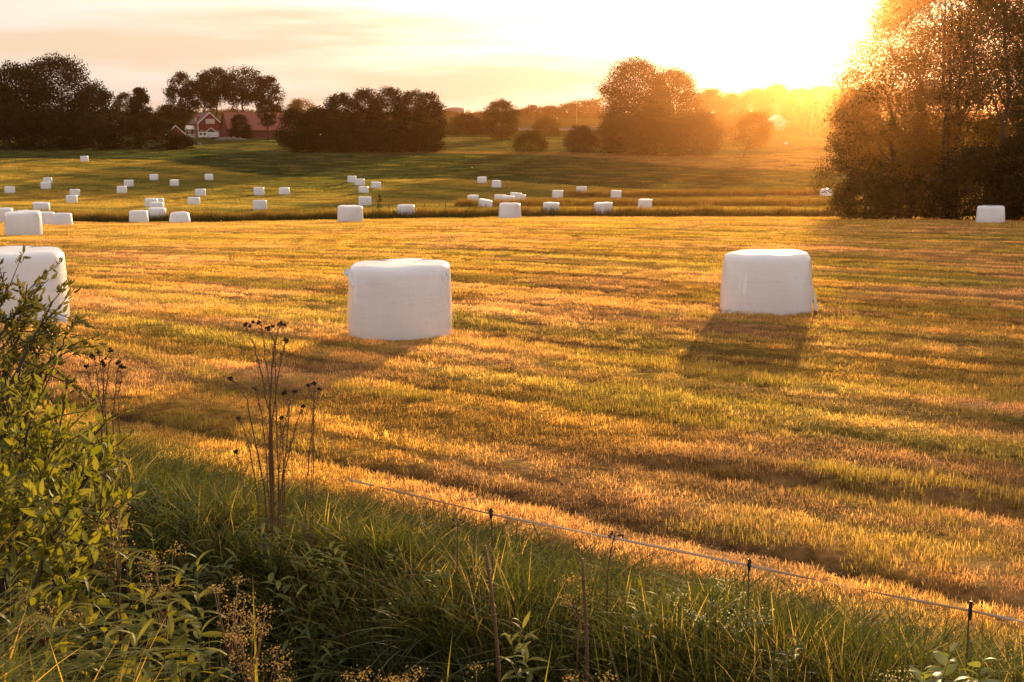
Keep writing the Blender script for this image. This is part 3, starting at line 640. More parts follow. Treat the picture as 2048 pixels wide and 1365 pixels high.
tree('conical_shrub', 481, 398, 231, 40, 'dark conical shrub in front of the barn gable', 'bush', cb=.0, leaf=.3, ncl=110, per=55, cat='shrub', group='trees and shrubs around the farm')
tree('slender_tree', 536, 392, 200, 34, 'slender small tree with a bare stem before the barn roof', 'round', cb=.35, leaf=.34, ncl=60, per=40, gaps=.3, group='trees and shrubs around the farm')
tree('garden_tree', 605, 455, 202, 66, 'pale sunlit tree top behind the barn end', 'round', mat='tree_lit', cb=.1, leaf=.42, ncl=90, per=45, gaps=.35, group='trees and shrubs around the farm')
GM = 'dark trees of the clump in mid field'
K3 = dict(leaf=.40, ncl=170, per=60, group=GM, spread=.085)
tree('clump_tree', 592, 318, 222, 72, 'low leftmost tree of the central dark clump', 'bush', cb=.0, **K3)
tree('clump_tree', 632, 314, 218, 70, 'second tree from the left of the central dark clump', 'bush', cb=.0, **K3)
tree('clump_tree', 680, 312, 189, 74, 'rounded tree left of middle in the central dark clump', 'round', cb=.02, **K3)
tree('clump_tree', 730, 316, 183, 72, 'middle tree of the central dark clump', 'round', cb=.02, **K3)
tree('clump_tree', 778, 312, 178, 72, 'tallest tree of the central dark clump', 'round', cb=.02, **K3)
tree('clump_tree', 826, 315, 182, 66, 'tree second from the right in the central dark clump', 'round', cb=.02, **K3)
tree('clump_tree', 860, 306, 186, 62, 'rightmost tree of the central dark clump, sunlit rim', 'round', cb=.02, gaps=.25, **K3)
for px, tp, w, lb in [(615, 258, 66, 'low bush at the left foot of the central clump'), (700, 252, 84, 'low bush at the middle foot of the central clump'), (775, 250, 84, 'low bush at the foot of the clump\'s tallest tree'), (840, 250, 76, 'low bush at the right foot of the central clump')]:
    tree('low_bush', px, 303, tp, w, lb, 'bush', cb=.0, leaf=.36, ncl=90, per=60, cat='bush', group='bushes at the foot of the central clump')
GC = 'separate trees and bushes in the far meadow'
K4 = dict(leaf=.40, ncl=130, per=55, group=GC)
tree('meadow_tree', 1003, 392, 203, 70, 'lone dark tree with sunlit spiky top right of the clump', 'round', cb=.03, mat='tree_mid', **K4)
tree('round_bush', 1060, 303, 263, 64, 'left one of two neat round bushes at the tan field edge', 'bush', cb=.0, mat='tree_mid', cat='bush', leaf=.3, ncl=120, per=60, group=GC)
tree('round_bush', 1162, 303, 257, 64, 'right one of two neat round bushes at the tan field edge', 'bush', cb=.0, cat='bush', leaf=.3, ncl=120, per=60, group=GC)
tree('round_bush', 930, 470, 232, 70, 'dark bush right behind the clump under the grey building', 'bush', cb=.0, cat='bush', **K4)
tree('round_bush', 962, 480, 240, 60, 'dark low bush left of the lone spiky-topped tree', 'bush', cb=.0, cat='bush', **K4)
tree('round_bush', 1092, 500, 236, 50, 'bush standing at the left end of the viaduct', 'bush', cb=.0, cat='bush', mat='tree_mid', **K4)
tree('round_bush', 1108, 430, 262, 40, 'small pale bush between the two neat round bushes', 'bush', cb=.0, cat='bush', mat='tree_mid', leaf=.34, ncl=60, per=50, group=GC)
GR = 'large trees and bushes right of centre'
K5 = dict(leaf=.44, ncl=210, per=62, group=GR)
tree('great_tree', 1268, 352, 123, 124, 'great dome-shaped dark tree on the skyline right of centre', 'round', cb=.05, mat='tree_dark', **K5)
tree('great_tree', 1345, 356, 143, 96, 'lower crown joined to the right of the great domed tree', 'round', cb=.05, mat='tree_dark', **K5)
K6 = dict(leaf=.36, ncl=140, per=60, group=GR, cat='bush', mat='tree_mid')
tree('tall_bush', 1243, 296, 232, 92, 'bush at the left foot of the great domed tree', 'bush', cb=.0, **K6)
tree('tall_bush', 1312, 290, 204, 110, 'tall bush in front of the great domed tree', 'bush', cb=.0, **K6)
tree('tall_bush', 1392, 286, 222, 92, 'bush right of the great domed tree by the tan field', 'bush', cb=.0, **K6)
tree('leaning_tree', 1488, 282, 226, 78, 'small leaning tree glowing in the haze between bushes and trees', 'round', cb=.22, mat='tree_lit', leaf=.34, ncl=90, per=45, gaps=.3, lean=(2.5, 0), group=GR)
GK = 'hazy trees along the skyline'
for px, tp, w, d, lb in [(1418,182,70,560,'hazy skyline tree just right of the great domed tree'), (1462,190,60,620,'hazy skyline tree second right of the great domed tree'), (1505,180,66,640,'hazy skyline tree above the small leaning tree'),
        (1548,172,72,650,'highest hazy skyline tree above the white cottage'), (1595,178,76,660,'hazy skyline tree right above the white cottage'), (1640,176,80,640,'hazy skyline tree meeting the big sunlit trees'),
        (1690,178,80,620,'hazy skyline tree behind the edge of the big trees'), (1750,172,90,630,'hazy skyline tree hidden behind the big sunlit trees')]:
    tree('skyline_tree', px, d, tp, w, lb, 'round', cb=.0, mat='tree_dark', leaf=.6, ncl=110, per=45, group=GK)
for px, tp, w, d, lb in [(1062,212,34,820,'small round far tree left of the viaduct slope'), (1100,214,44,840,'far tree over the left end of the viaduct'), (1140,208,46,850,'far skyline tree above the viaduct middle'), (1180,204,52,850,'far skyline tree beside the great domed tree'),
        (1040,222,30,900,'far low tree between spiky-topped tree and round tree'), (985,226,40,900,'far low tree right of the grey building'), (950,230,40,930,'far low tree below the grey building'), (880,222,46,900,'far tree behind the right edge of the clump')]:
    tree('far_tree', px, d, tp, w, lb, 'bush', cb=.0, mat='tree_dark', leaf=.75, ncl=70, per=40, group='far trees on the horizon')
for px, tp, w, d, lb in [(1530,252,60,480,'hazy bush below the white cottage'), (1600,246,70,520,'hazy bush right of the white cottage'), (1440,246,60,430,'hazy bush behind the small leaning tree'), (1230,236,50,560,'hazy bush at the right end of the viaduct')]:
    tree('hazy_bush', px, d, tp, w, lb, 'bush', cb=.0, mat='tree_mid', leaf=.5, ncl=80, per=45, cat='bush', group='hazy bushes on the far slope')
GS = 'big backlit trees on the right'
KR = dict(leaf=.165, group=GS, per=100, spread=.06)
tree('backlit_tree', 1815, 92, -30, 250, 'big backlit tree with open crown at the edge of the sun glow', 'round', cb=.10, mat='tree_lit', ncl=620, stems=3, cov=4.2, gaps=.37, seed=11, **KR)
tree('backlit_tree', 1905, 86, -190, 270, 'tallest backlit tree with several leaning stems', 'round', cb=.16, mat='tree_lit', ncl=620, stems=4, cov=4.6, gaps=.36, seed=12, **KR)
tree('backlit_tree', 2030, 82, -160, 300, 'dense backlit tree at the right photo edge', 'round', cb=.06, mat='tree_mid', ncl=560, stems=2, cov=5, gaps=.3, seed=13, **KR)
tree('backlit_tree', 2180, 84, -120, 320, 'backlit tree cut by the right photo edge', 'round', cb=.05, mat='tree_dark', ncl=320, stems=2, seed=14, **KR)
tree('backlit_bush', 1742, 94, 175, 190, 'tall leafy bush below the open crown on the tree row\'s left end', 'round', cb=.0, mat='tree_mid', ncl=330, stems=4, seed=15, cat='bush', gaps=.36, cov=4, **KR)
tree('backlit_bush', 1960, 78, 300, 190, 'dark undergrowth bush behind the shaded hay bale', 'bush', cb=.0, mat='tree_dark', ncl=220, stems=4, seed=16, cat='bush', **KR)
tree('backlit_bush', 1740, 84, 350, 130, 'low bush at the foot of the tree row\'s left end', 'bush', cb=.0, mat='tree_mid', ncl=160, stems=4, seed=17, cat='bush', **KR)
tree('backlit_bush', 2090, 76, 260, 200, 'tall dark bush at the right edge behind the shaded bale', 'bush', cb=.0, mat='tree_dark', ncl=220, stems=4, seed=18, cat='bush', **KR)
tree('backlit_bush', 1830, 90, 300, 150, 'undergrowth bush between the stems of the backlit trees', 'bush', cb=.0, mat='tree_mid', ncl=150, stems=4, seed=19, cat='bush', gaps=.3, **KR)
# far wooded ridge, a mass nobody could count
def ridge(name, seed, d, pts, label):
    g = np.random.default_rng(seed); n = 5200; px = g.uniform(pts[0][0], pts[-1][0], n)
    top = np.interp(px, [p[0] for p in pts], [p[1] for p in pts]) + 9 * (fbm(px * .05, px * 0, seed, 3) - .5) * 2
    dd = d * g.uniform(.97, 1.06, n); X = (px - CXP) / FPX * dd; zt = EYE + (HOR - top) / FPX * dd; zb = H(X, dd, False)
    L0 = np.stack([X, dd, zb + (zt - zb) * g.random(n) ** .6], -1); k = 5
    L = (L0[:, None] + g.normal(0, 1, (n, k, 3)) * np.array([1.6, 1.6, .9]) * d / 1000).reshape(-1, 3); m = len(L)
    a = g.normal(0, 1, (m, 3)); a /= np.linalg.norm(a, axis=1)[:, None]; b = np.cross(a, g.normal(0, 1, (m, 3))); b /= np.linalg.norm(b, axis=1)[:, None] + 1e-9
    s_ = 1.5 * d / 1000
    V = np.stack([L - a*s_*.5, L + b*s_*.35, L + a*s_*.5, L - b*s_*.35], 1).reshape(-1, 3)
    o = link(name, mesh_np(name, V, np.arange(m*4).reshape(-1, 4), M['tree_dark'], False, np.repeat(g.random(m), 4)))
    tag(o, label, 'woodland', kind='stuff')
ridge('distant_wood', 301, 1050, [(-300,232),(200,226),(560,226),(640,224),(900,228),(960,231),(1040,224),(1100,216),(1160,208),(1220,200),(1330,190),(1420,188),(1560,184),(1700,184),(2400,190)], 'distant dark wood closing the horizon')
# ------------------------------------------------------------------ farm and far buildings
def gabled(name, p, yaw, W, L, wall_h, ridge_h, wall, roof, label, trim=None, over=.35, cat='house', group=None):
    """gable end faces local -y, ridge runs along local y; origin at the middle of the front gable"""
    t = empty(name, p, yaw, label, cat, group)
    m = MB(); hw = W / 2
    m.add([(-hw,0,-.6),(hw,0,-.6),(hw,0,wall_h),(0,0,ridge_h),(-hw,0,wall_h),(-hw,L,-.6),(hw,L,-.6),(hw,L,wall_h),(0,L,ridge_h),(-hw,L,wall_h)],
          [(0,1,2,3,4),(9,8,7,6,5),(1,6,7,2),(5,0,4,9),(2,7,8,3),(9,4,3,8)])
    m.obj('wall', wall, t)
    r = MB(); sl = (ridge_h - wall_h) / hw; e = over
    for s in (-1, 1):
        r.slab([(s*(hw+e), -e, wall_h - sl*e + .06), (0, -e, ridge_h + .06), (0, L+e, ridge_h + .06), (s*(hw+e), L+e, wall_h - sl*e + .06)][::(1 if s > 0 else -1)], (0, 0, .16))
    ro = r.obj('roof', roof, t)
    if trim:
        for s in (-1, 1):
            b = MB(); b.slab([(s*(hw+e), -e-.06, wall_h - sl*e - .18), (s*(hw+e), -e-.06, wall_h - sl*e + .24), (0, -e-.06, ridge_h + .26), (0, -e-.06, ridge_h - .16)], (0, .05, 0)); b.obj('bargeboard', trim, t)
            c = MB(); c.box(s*hw - .14, s*hw + .14, -.05, .03 if s < 0 else .03, -.3, wall_h - .05); c.obj('corner_board', trim, t)
    return t, ro
def window(t, x0, x1, z0, z1, y=-.02, nx=1, nz=1, glass='glass', fr=.10, face='y'):
    f = MB(); b = .05
    def bx(m, a0, a1, y0, y1, c0, c1):
        if face == 'y': m.box(a0, a1, y0, y1, c0, c1)
        else: m.box(y0, y1, a0, a1, c0, c1)
    f_ = lambda *a: bx(f, *a)
    f_(x0-fr, x0, y-b, y+b, z0-fr, z1+fr); f_(x1, x1+fr, y-b, y+b, z0-fr, z1+fr); f_(x0, x1, y-b, y+b, z0-fr, z0); f_(x0, x1, y-b, y+b, z1, z1+fr)
    for i in range(1, nx): xx = x0 + (x1-x0)*i/nx; f_(xx-.035, xx+.035, y-b, y+b, z0, z1)
    for i in range(1, nz): zz = z0 + (z1-z0)*i/nz; f_(x0, x1, y-b+.004, y+b-.004, zz-.03, zz+.03)
    w = f.obj('window', M['white_paint'], t)
    g = MB(); bx(g, x0, x1, y-.012, y+.012, z0, z1); g.obj('pane', M[glass], w); return w
# farmhouse
ph = ground(421, 415)
house, hroof = gabled('farmhouse', (ph[0], 415, ph[2]), R(28), 7.6, 11.5, 4.6, 8.0, M['red_wood'], M['roof_dark'], 'red wooden farmhouse with white trim and gable window', M['white_paint'])
ch = MB(); ch.box(-.4, .4, 6.2, 7.0, 7.5, 9.0); ch.obj('chimney', M['roof_dark'], hroof)
window(house, -1.1, 1.6, 4.55, 5.9, nx=4, nz=2, glass='pale_glass')
pr = MB(); pr.add([(-1.6,-1.6,1.9),(1.6,-1.6,1.9),(0,-1.6,3.1),(-1.6,0,1.9),(1.6,0,1.9),(0,-.05,3.1)], [(0,2,5,3),(2,1,4,5),(0,3,4,1),(0,1,2)])
po = pr.obj('porch_roof', M['roof_dark'], house)
for s in (-1, 1):
    b = MB(); b.slab([(s*1.75,-1.7,1.62),(s*1.75,-1.7,1.95),(0,-1.7,3.3),(0,-1.7,2.95)], (0,.06,0)); b.obj('bargeboard', M['white_paint'], po)
    b = MB(); b.box(s*1.4-.08, s*1.4+.08, -1.55, -1.4, -.3, 1.9); b.obj('post', M['white_paint'], po)
dr = MB(); dr.box(-.5, .5, -.06, .02, -.2, 1.85); dr.obj('door', M['white_paint'], house)
window(house, -3.0, -2.0, .8, 2.1, nx=2, nz=2); window(house, 2.0, 3.0, .8, 2.1, nx=2, nz=2)
# veranda on the left long side, dormer in the left roof plane
ve = MB(); ve.box(-6.0, -3.82, 2.0, 8.5, -.4, .25); ve.box(-6.0, -3.82, 2.0, 8.5, 2.55, 2.75)
vo = ve.obj('veranda', M['white_paint'], house)
rl = MB(); rl.box(-6.0, -5.94, 2.0, 8.5, .95, 1.05); rl.box(-6.0, -3.85, 1.97, 2.03, .95, 1.05)
for i in range(22): rl.box(-5.99, -5.95, 2.05 + i*.3, 2.20 + i*.3, .25, .95)
for i in range(7): rl.box(-5.95 + i*.3, -5.80 + i*.3, 1.98, 2.02, .25, .95)
rl.obj('railing', M['white_paint'], vo)
for yy_ in (2.0, 4.1, 6.3, 8.4):
    b = MB(); b.box(-6.0, -5.86, yy_, yy_+.14, .25, 2.55); b.obj('post', M['white_paint'], vo)
vg = MB(); vg.add([(-6.4,4.0,2.75),(-6.4,7.0,2.75),(-6.4,5.5,3.9),(-3.8,4.0,2.75),(-3.8,7.0,2.75),(-3.8,5.5,3.9)], [(0,2,1),(0,3,5,2),(1,2,5,4),(0,1,4,3)]); vg.obj('veranda_gable', M['white_paint'], vo)
window(house, 2.8, 3.8, .9, 2.2, y=-3.84, nx=2, nz=2, face='x'); window(house, 4.9, 6.0, .9, 2.2, y=-3.84, nx=2, nz=2, face='x')
dm = MB(); dm.add([(-3.0,4.6,5.3),(-3.0,6.4,5.3),(-3.0,6.4,6.3),(-3.0,5.5,7.0),(-3.0,4.6,6.3),(-1.0,4.6,6.3),(-1.0,6.4,6.3),(-.6,5.5,7.0),(-1.6,4.6,5.3),(-1.6,6.4,5.3)],
       [(0,4,3,2,1),(0,8,5,4),(1,2,6,9),(4,5,7,3),(2,3,7,6)]); do = dm.obj('dormer', M['red_wood'], house)
window(house, 5.0, 6.0, 5.45, 6.25, y=-3.03, nx=2, nz=1, face='x', glass='pale_glass')
# barn
pb = ground(451, 408)
barn, broof = gabled('barn', (pb[0], 408, pb[2]), R(-62), 10.5, 30, 2.7, 8.0, M['barn_wood'], M['roof_tile'], 'long red barn with red tiled roof beside the farmhouse', None, .4, 'barn')
bd = MB(); bd.box(-1.4, 1.4, -.08, .02, -.3, 2.6); bd.obj('barn_door', M['red_wood'], barn)
for yy_ in (8.0, 14.0, 19.0, 24.0): window(barn, yy_, yy_ + .9, .9, 1.7, y=-5.28, nx=1, nz=1, face='x', glass='pale_glass')
v = MB(); v.box(-.35, .35, 4.0, 4.7, 7.8, 8.9); v.obj('roof_vent', M['roof_dark'], broof)
# board joints on the barn gable
for i in range(12):
    b = MB(); xx = -4.8 + i * .8; hgt = 2.7 + (5.25 - abs(xx)) / 5.25 * 5.3 - .35; b.box(xx - .04, xx + .04, -.035, .01, -.3, hgt); b.obj('batten', M['barn_wood'], barn)
# shed and second roof
psd = ground(353, 392)
gabled('shed', (psd[0], 392, psd[2] + .0), R(18), 5.5, 6, 1.7, 4.2, M['red_wood'], M['roof_dark'], 'small red shed with white bargeboards left of the farmhouse', M['white_paint'], .4, 'shed')
psd = ground(212, 372)
gabled('cottage', (psd[0], 372, psd[2] + 1), R(24), 7.0, 9, 4.4, 8.4, M['red_wood'], M['roof_dark'], 'cottage roof with pale bargeboard peeping out of the left wood', M['white_paint'], .4, 'cottage')
# caravan and trailer
pc = ground(418, 396); t = empty('caravan', (pc[0] - 1.4, 396, pc[2] + .15), R(6), 'white caravan with two dark windows before the farmhouse', 'caravan')
b = MB(); b.slab([(-1.6,-1,.45),(1.5,-1,.45),(1.55,-1,1.0),(1.35,-1,2.1),(-1.4,-1,2.1),(-1.65,-1,1.0)][::-1], (0, 2.0, 0)); b.obj('body', M['white_metal'], t)
for xx in (-1.2, .0): b = MB(); b.box(xx, xx + .75, -1.03, -.99, 1.15, 1.75); b.obj('window', M['glass'], t)
b = MB(); b.tube([(.1,-1.02,.2),(.1,-.82,.2)], .33, 14); b.obj('wheel', M['black_plastic'], t)
b = MB(); b.box(-2.6, -1.55, -.05, .05, .42, .5); b.obj('drawbar', M['galvanised'], t)
t = empty('box_trailer', (pc[0] + 1.75, 395.4, pc[2] + .15), R(6), 'white box trailer parked right of the caravan', 'trailer')
b = MB(); b.box(-1.3, 1.5, -.95, .95, .5, 2.05); b.obj('body', M['white_metal'], t)
b = MB(); b.box(-1.3, 1.5, -1.0, -.955, 1.05, 1.12); b.obj('side_rail', M['grey_concrete'], t)
for xx in (-.4, .4): b = MB(); b.tube([(xx,-1.0,.22),(xx,-.82,.22)], .32, 14); b.obj('wheel', M['black_plastic'], t)
# field stones piled at the farmyard edge: every stone a thing
g_ = np.random.default_rng(5)
stone_me = []
for k in range(4):
    bm_ = MB(); V = []; F = []; nn = 8
    for i in range(5):
        for j in range(nn):
            a_ = math.pi * i / 4; q = 2 * math.pi * j / nn; rr_ = .5 * (1 + .3 * g_.normal() * .6); V.append((rr_ * math.sin(a_) * math.cos(q), rr_ * .8 * math.sin(a_) * math.sin(q), rr_ * .65 * math.cos(a_)))
    for i in range(4):
        for j in range(nn): F.append((i*nn+j, (i+1)*nn+j, (i+1)*nn+(j+1) % nn, i*nn+(j+1) % nn))
    stone_me.append(bm_.add(V, F).mesh('stone', M['stone']))
def pile(px0, px1, d, n, label, grp):
    t = empty('stone_pile', ground((px0 + px1) / 2, d), 0, label, 'stone pile')
    for i in range(n):
        px = g_.uniform(px0, px1); p = ground(px, d + g_.normal(0, .8)); o = link('stone', stone_me[i % 4], t)
        f = 1 - abs((px - (px0+px1)/2) / ((px1-px0)/2)); o.location = (p[0] - t.location.x, p[1] - t.location.y, p[2] - t.location.z + g_.random() * .9 * f)
        k = g_.uniform(.5, 1.3); o.scale = (k, k, k); o.rotation_euler = tuple(g_.random(3) * 6)
pile(432, 492, 388, 46, 'long heap of grey field stones before the barn', 'stones')
pile(380, 404, 352, 24, 'small heap of grey stones at the crop edge below the farmhouse', 'stones')
# grey hall on the horizon
pg = at(911, 228, 1180); t = empty('grey_hall', (pg[0], 1180, pg[2] - 6), 0, 'large grey hall with low curved roof on the horizon', 'building')
b = MB(); b.box(-9.5, 8.2, 0, 24, -6, 10.5); b.obj('wall', M['mauve_cladding'], t)
b = MB(); n_ = 10; pts = [(-9.8 + 18.3*i/n_, -.3, 10.5 + 1.5*math.sin(math.pi*i/n_)) for i in range(n_+1)]; b.slab([(8.5,-.3,10.5)] + pts[::-1][1:-1] + [(-9.8,-.3,10.5)], (0, 25, 0)); b.obj('roof', M['mauve_cladding'], t)
for i in range(5): b = MB(); b.box(-8.2 + i*3.3, -6.4 + i*3.3, -.06, .02, 6.2, 7.6); b.obj('window', M['glass'], t)
b = MB(); b.box(8.2, 10.4, 2, 12, -6, 7); b.obj('annex', M['mauve_cladding'], t)
# viaduct
v0, v1 = at(1036, 259, 560), at(1236, 259, 560); t = empty('viaduct', (v0[0], 560, v0[2]), 0, 'long low concrete viaduct across the far slope', 'viaduct')
Lv = v1[0] - v0[0]
b = MB(); b.box(0, Lv, 0, 7, -.9, .35); b.obj('deck', M['grey_concrete'], t)
b = MB(); b.box(0, Lv, -.12, .0, .36, .55); b.box(0, Lv, -.1, -.04, 1.0, 1.08)
b.obj('parapet', M['galvanised'], t)
for i in range(23): b = MB(); b.box(Lv*i/22.01, Lv*i/22.01 + .08, -.11, -.05, .55, 1.0); b.obj('baluster', M['galvanised'], t)
for i in range(5): b = MB(); b.box(Lv*(i+.4)/5, Lv*(i+.4)/5 + 1.2, 1, 6, -6, -.9); b.obj('pier', M['grey_concrete'], t)
# white cottage in the haze
pw = at(1558, 249, 560); t = empty('white_cottage', (pw[0], 560, pw[2]), R(8), 'small white cottage glowing in the haze on the far slope', 'cottage')
b = MB(); b.add([(-3.2,0,-3),(3.2,0,-3),(3.2,0,1.6),(0,0,3.8),(-3.2,0,1.6),(-3.2,7,-3),(3.2,7,-3),(3.2,7,1.6),(0,7,3.8),(-3.2,7,1.6)], [(0,1,2,3,4),(9,8,7,6,5),(1,6,7,2),(5,0,4,9)]); b.obj('wall', M['white_paint'], t)
b = MB()
for s in (-1, 1): b.slab([(s*4.4,-.4,.9),(0,-.4,3.9),(0,7.4,3.9),(s*4.4,7.4,.9)][::s], (0,0,.2))
b.obj('roof', M['white_metal'], t); window(t, -.6, .6, .1, 1.3, nx=2)
# white marker boards and lamp posts in the haze
for px, py, hgt, lb in [(1438, 300, 13, 'small white marker board beside the leaning tree'), (1571, 299, 15, 'small white marker board alone in the hazy meadow')]:
    p = ground(px, 345); k = 345 / FPX; t = empty('marker_board', p, 0, lb, 'marker', 'white marker boards in the hazy meadow')
    zt = at(px, py - hgt, 345)[2] - p[2]
    b = MB(); b.box(-.42, .42, -.05, .05, max(.2, zt - 2.0), zt); b.obj('board', M['white_paint'], t)
    for s in (-1, 1): b = MB(); b.box(s*.36-.05, s*.36+.05, .055, .13, -.3, zt - .1); b.obj('post', M['post_wood'], t)
for i, (px, top, d, lb) in enumerate([(1473, 194, 420, 'tall lamp post in the haze above the leaning tree'), (1622, 212, 430, 'lamp post in the haze beside the big sunlit trees'), (1153, 206, 640, 'thin lamp post above the viaduct')]):
    p = ground(px, d); z = at(px, top, d)[2] - p[2]; t = empty('lamp_post', p, 0, lb, 'lamp post', 'lamp posts on the far road')
    b = MB(); b.tube([(0,0,-.3),(0,0,z*.6),(0,0,z)], [.11,.09,.06], 8); b.obj('pole', M['galvanised'], t)
    b = MB(); b.tube([(0,0,z-.02),(.5,0,z+.12),(1.3,0,z+.15)], [.05,.05,.05], 6); b.obj('arm', M['galvanised'], t)
    b = MB(); b.slab([(1.0,-.15,z+.1),(1.8,-.12,z+.1),(1.8,.12,z+.1),(1.0,.15,z+.1)], (0,0,.14)); b.obj('lamp_head', M['galvanised'], t)
# little posts along the field ditch
GP = 'wooden posts along the field ditch'
for px, lb in [(776, 'left one of three tiny fence posts behind the ditch'), (848, 'middle one of three tiny fence posts behind the ditch'), (890, 'right one of three tiny fence posts behind the ditch')]:
    p = ground(px, 123); t = empty('field_post', p, 0, lb, 'fence post', GP)
    b = MB(); b.tube([(0,0,-.3),(.02,0,1.05)], [.06,.05], 8); b.obj('post', M['post_wood'], t)
    b = MB(); b.box(-.03,.03,-.12,-.05,.85,.93); b.obj('insulator', M['black_plastic'], t)
tree('ditch_sapling', 757, 121, 390, 11, 'tiny sapling behind the ditch right of the solitary bale', 'round', cb=.1, mat='tree_mid', leaf=.09, cov=1.6, per=12, cat='sapling')

# ------------------------------------------------------------------ tape fence in front
tape_px = [(700, 960, 7.88), (720, 965, 7.83), (740, 970, 7.78), (760, 975, 7.72), (982, 1029, 7.1), (1230, 1077, 6.68), (1498, 1131, 6.3), (1720, 1180, 5.97), (1940, 1222, 5.7), (2060, 1246, 5.57), (2300, 1296, 5.3)]
TP = np.array([at(*q) for q in tape_px])
tf = empty('tape_fence', (TP[4][0], TP[4][1], Hs(TP[4][0], TP[4][1])), 0, 'pale tape fence on thin posts along the top of the bank', 'fence')
off = np.array(tf.location)
tt = np.linspace(0, len(TP) - 1, 120); Q = np.stack([np.interp(tt, np.arange(len(TP)), TP[:, k]) for k in range(3)], -1)
V = []
for i, q in enumerate(Q):
    tw = 1.0 * math.sin(i * .13) + .5 * math.sin(i * .37); V += [q + np.array([0, .0075 * math.sin(tw), .0075 * math.cos(tw)]), q - np.array([0, .0075 * math.sin(tw), .0075 * math.cos(tw)])]
me = mesh_np('tape', np.array(V) - off, [(2*i, 2*i+1, 2*i+3, 2*i+2) for i in range(len(Q)-1)], M['tape'], True, np.full(len(V), .5))
so = link('tape', me, tf); md = so.modifiers.new('thickness', 'SOLIDIFY'); md.thickness = .0016
for k, (i, kind) in enumerate([(4, 0), (6, 1), (8, 2)]):
    q = TP[i]; zb = Hs(q[0], q[1]) - .2; lx = q - off
    b = MB(); b.tube([(lx[0] + .02, lx[1] + .03, zb - off[2]), (lx[0], lx[1] + .012, lx[2] + .02)], [.0048, .0042], 8); po = b.obj('post', M['post_wood'], tf)
    b = MB()
    if kind == 2: b.tube([(lx[0], lx[1] - .004, lx[2] - .045), (lx[0], lx[1] - .004, lx[2] - .012), (lx[0], lx[1] - .004, lx[2] + .02), (lx[0], lx[1] - .004, lx[2] + .05)], [.008, .009, .008, .007], 10)
    else:
        b.tube([(lx[0], lx[1] + .0, lx[2] - .03), (lx[0], lx[1] - .004, lx[2] + .0), (lx[0], lx[1] + .0, lx[2] + .035)], [.006, .011, .007], 10)
        b.tube([(lx[0] - .012, lx[1] - .03, lx[2] + .02), (lx[0], lx[1] - .01, lx[2] + .04), (lx[0] + .012, lx[1] + .01, lx[2] + .01)], .0045, 6)
    b.obj('insulator', M['black_plastic'], po)

# ------------------------------------------------------------------ plants in front
def leaf_strip(L, W, bend, fold=.25, seg=6, wide=.42):
    V = []; th = .0; P = np.array([0., 0., 0.])
    for k in range(seg + 1):
        t = k / seg; w = W * .5 * (math.sin(math.pi * min(1, t ** (.5 / wide * .72))) ** .9 if 0 < t < 1 else .02)
        V += [P + np.array([0, -w, fold * w]), P.copy(), P + np.array([0, w, fold * w])]
        th = bend * (t + .5 / seg); P = P + L / seg * np.array([math.cos(th), 0, -math.sin(th)])
    F = []
    for k in range(seg):
        for j in range(2): F.append((3*k+j, 3*k+j+1, 3*k+j+4, 3*k+j+3))
    return np.array(V), np.array(F)
def leaf_me(name, L, W, bend, mat, rnd, **k):
    V, F = leaf_strip(L, W, bend, **k); return mesh_np(name, V, F, mat, True, np.full(len(V), rnd))
herb_leaves = [leaf_me('leaf', 1, .22, b, M['herb_leaf'], r) for b, r in [(.5, .1), (.9, .5), (1.2, .9), (.3, .7)]]
broad_leaves = [leaf_me('leaf', 1, .50, b, M['broad_leaf'], r) for b, r in [(.6, .2), (1.0, .6), (.3, .9)]]
def herb(px, top, d, label, seed, n=26, L=.11, broad=False, group='leafy weeds on the near bank', lean=None):
    g = np.random.default_rng(seed); p = ground(px, d); tz = at(px, top, d); p[0] = tz[0]; p[2] = Hs(p[0], d); h = max(.35, tz[2] - p[2])
    t = empty('leafy_weed', p, 0, label, 'weed', group)
    b = MB(); bx = g.normal(0, .03) * h; pts = [np.array([bx * math.sin(math.pi * f), .02 * h * math.sin(2.2 * f), h * f - .03]) for f in np.linspace(0, 1, 8)]
    b.tube(pts, [.006 * (1.15 - f) for f in np.linspace(0, 1, 8)], 6); b.obj('stem', M['green_stem'], t, True)
    LM = broad_leaves if broad else herb_leaves
    lo = max(0.0, 1 - .55 / h) if not broad else max(0, 1 - .3 / h)
    for i in range(n):
        f = lo + (1 - lo) * (i + .5) / n; k = f * 7; i0 = min(6, int(k)); q = pts[i0] + (pts[i0+1] - pts[i0]) * (k - i0)
        o = link('leaf', LM[g.integers(0, len(LM))], t, q); top_ = (f - lo) / (1 - lo)
        sz = L * (1.15 - .62 * top_ ** 1.5) * g.uniform(.8, 1.2); o.scale = (sz, sz, sz)
        o.rotation_euler = (g.normal(0, .3), -(.15 + .75 * top_ ** 2) + g.normal(0, .15), (i % 2) * math.pi + (i // 2) * 1.62 + g.normal(0, .25))
    return t
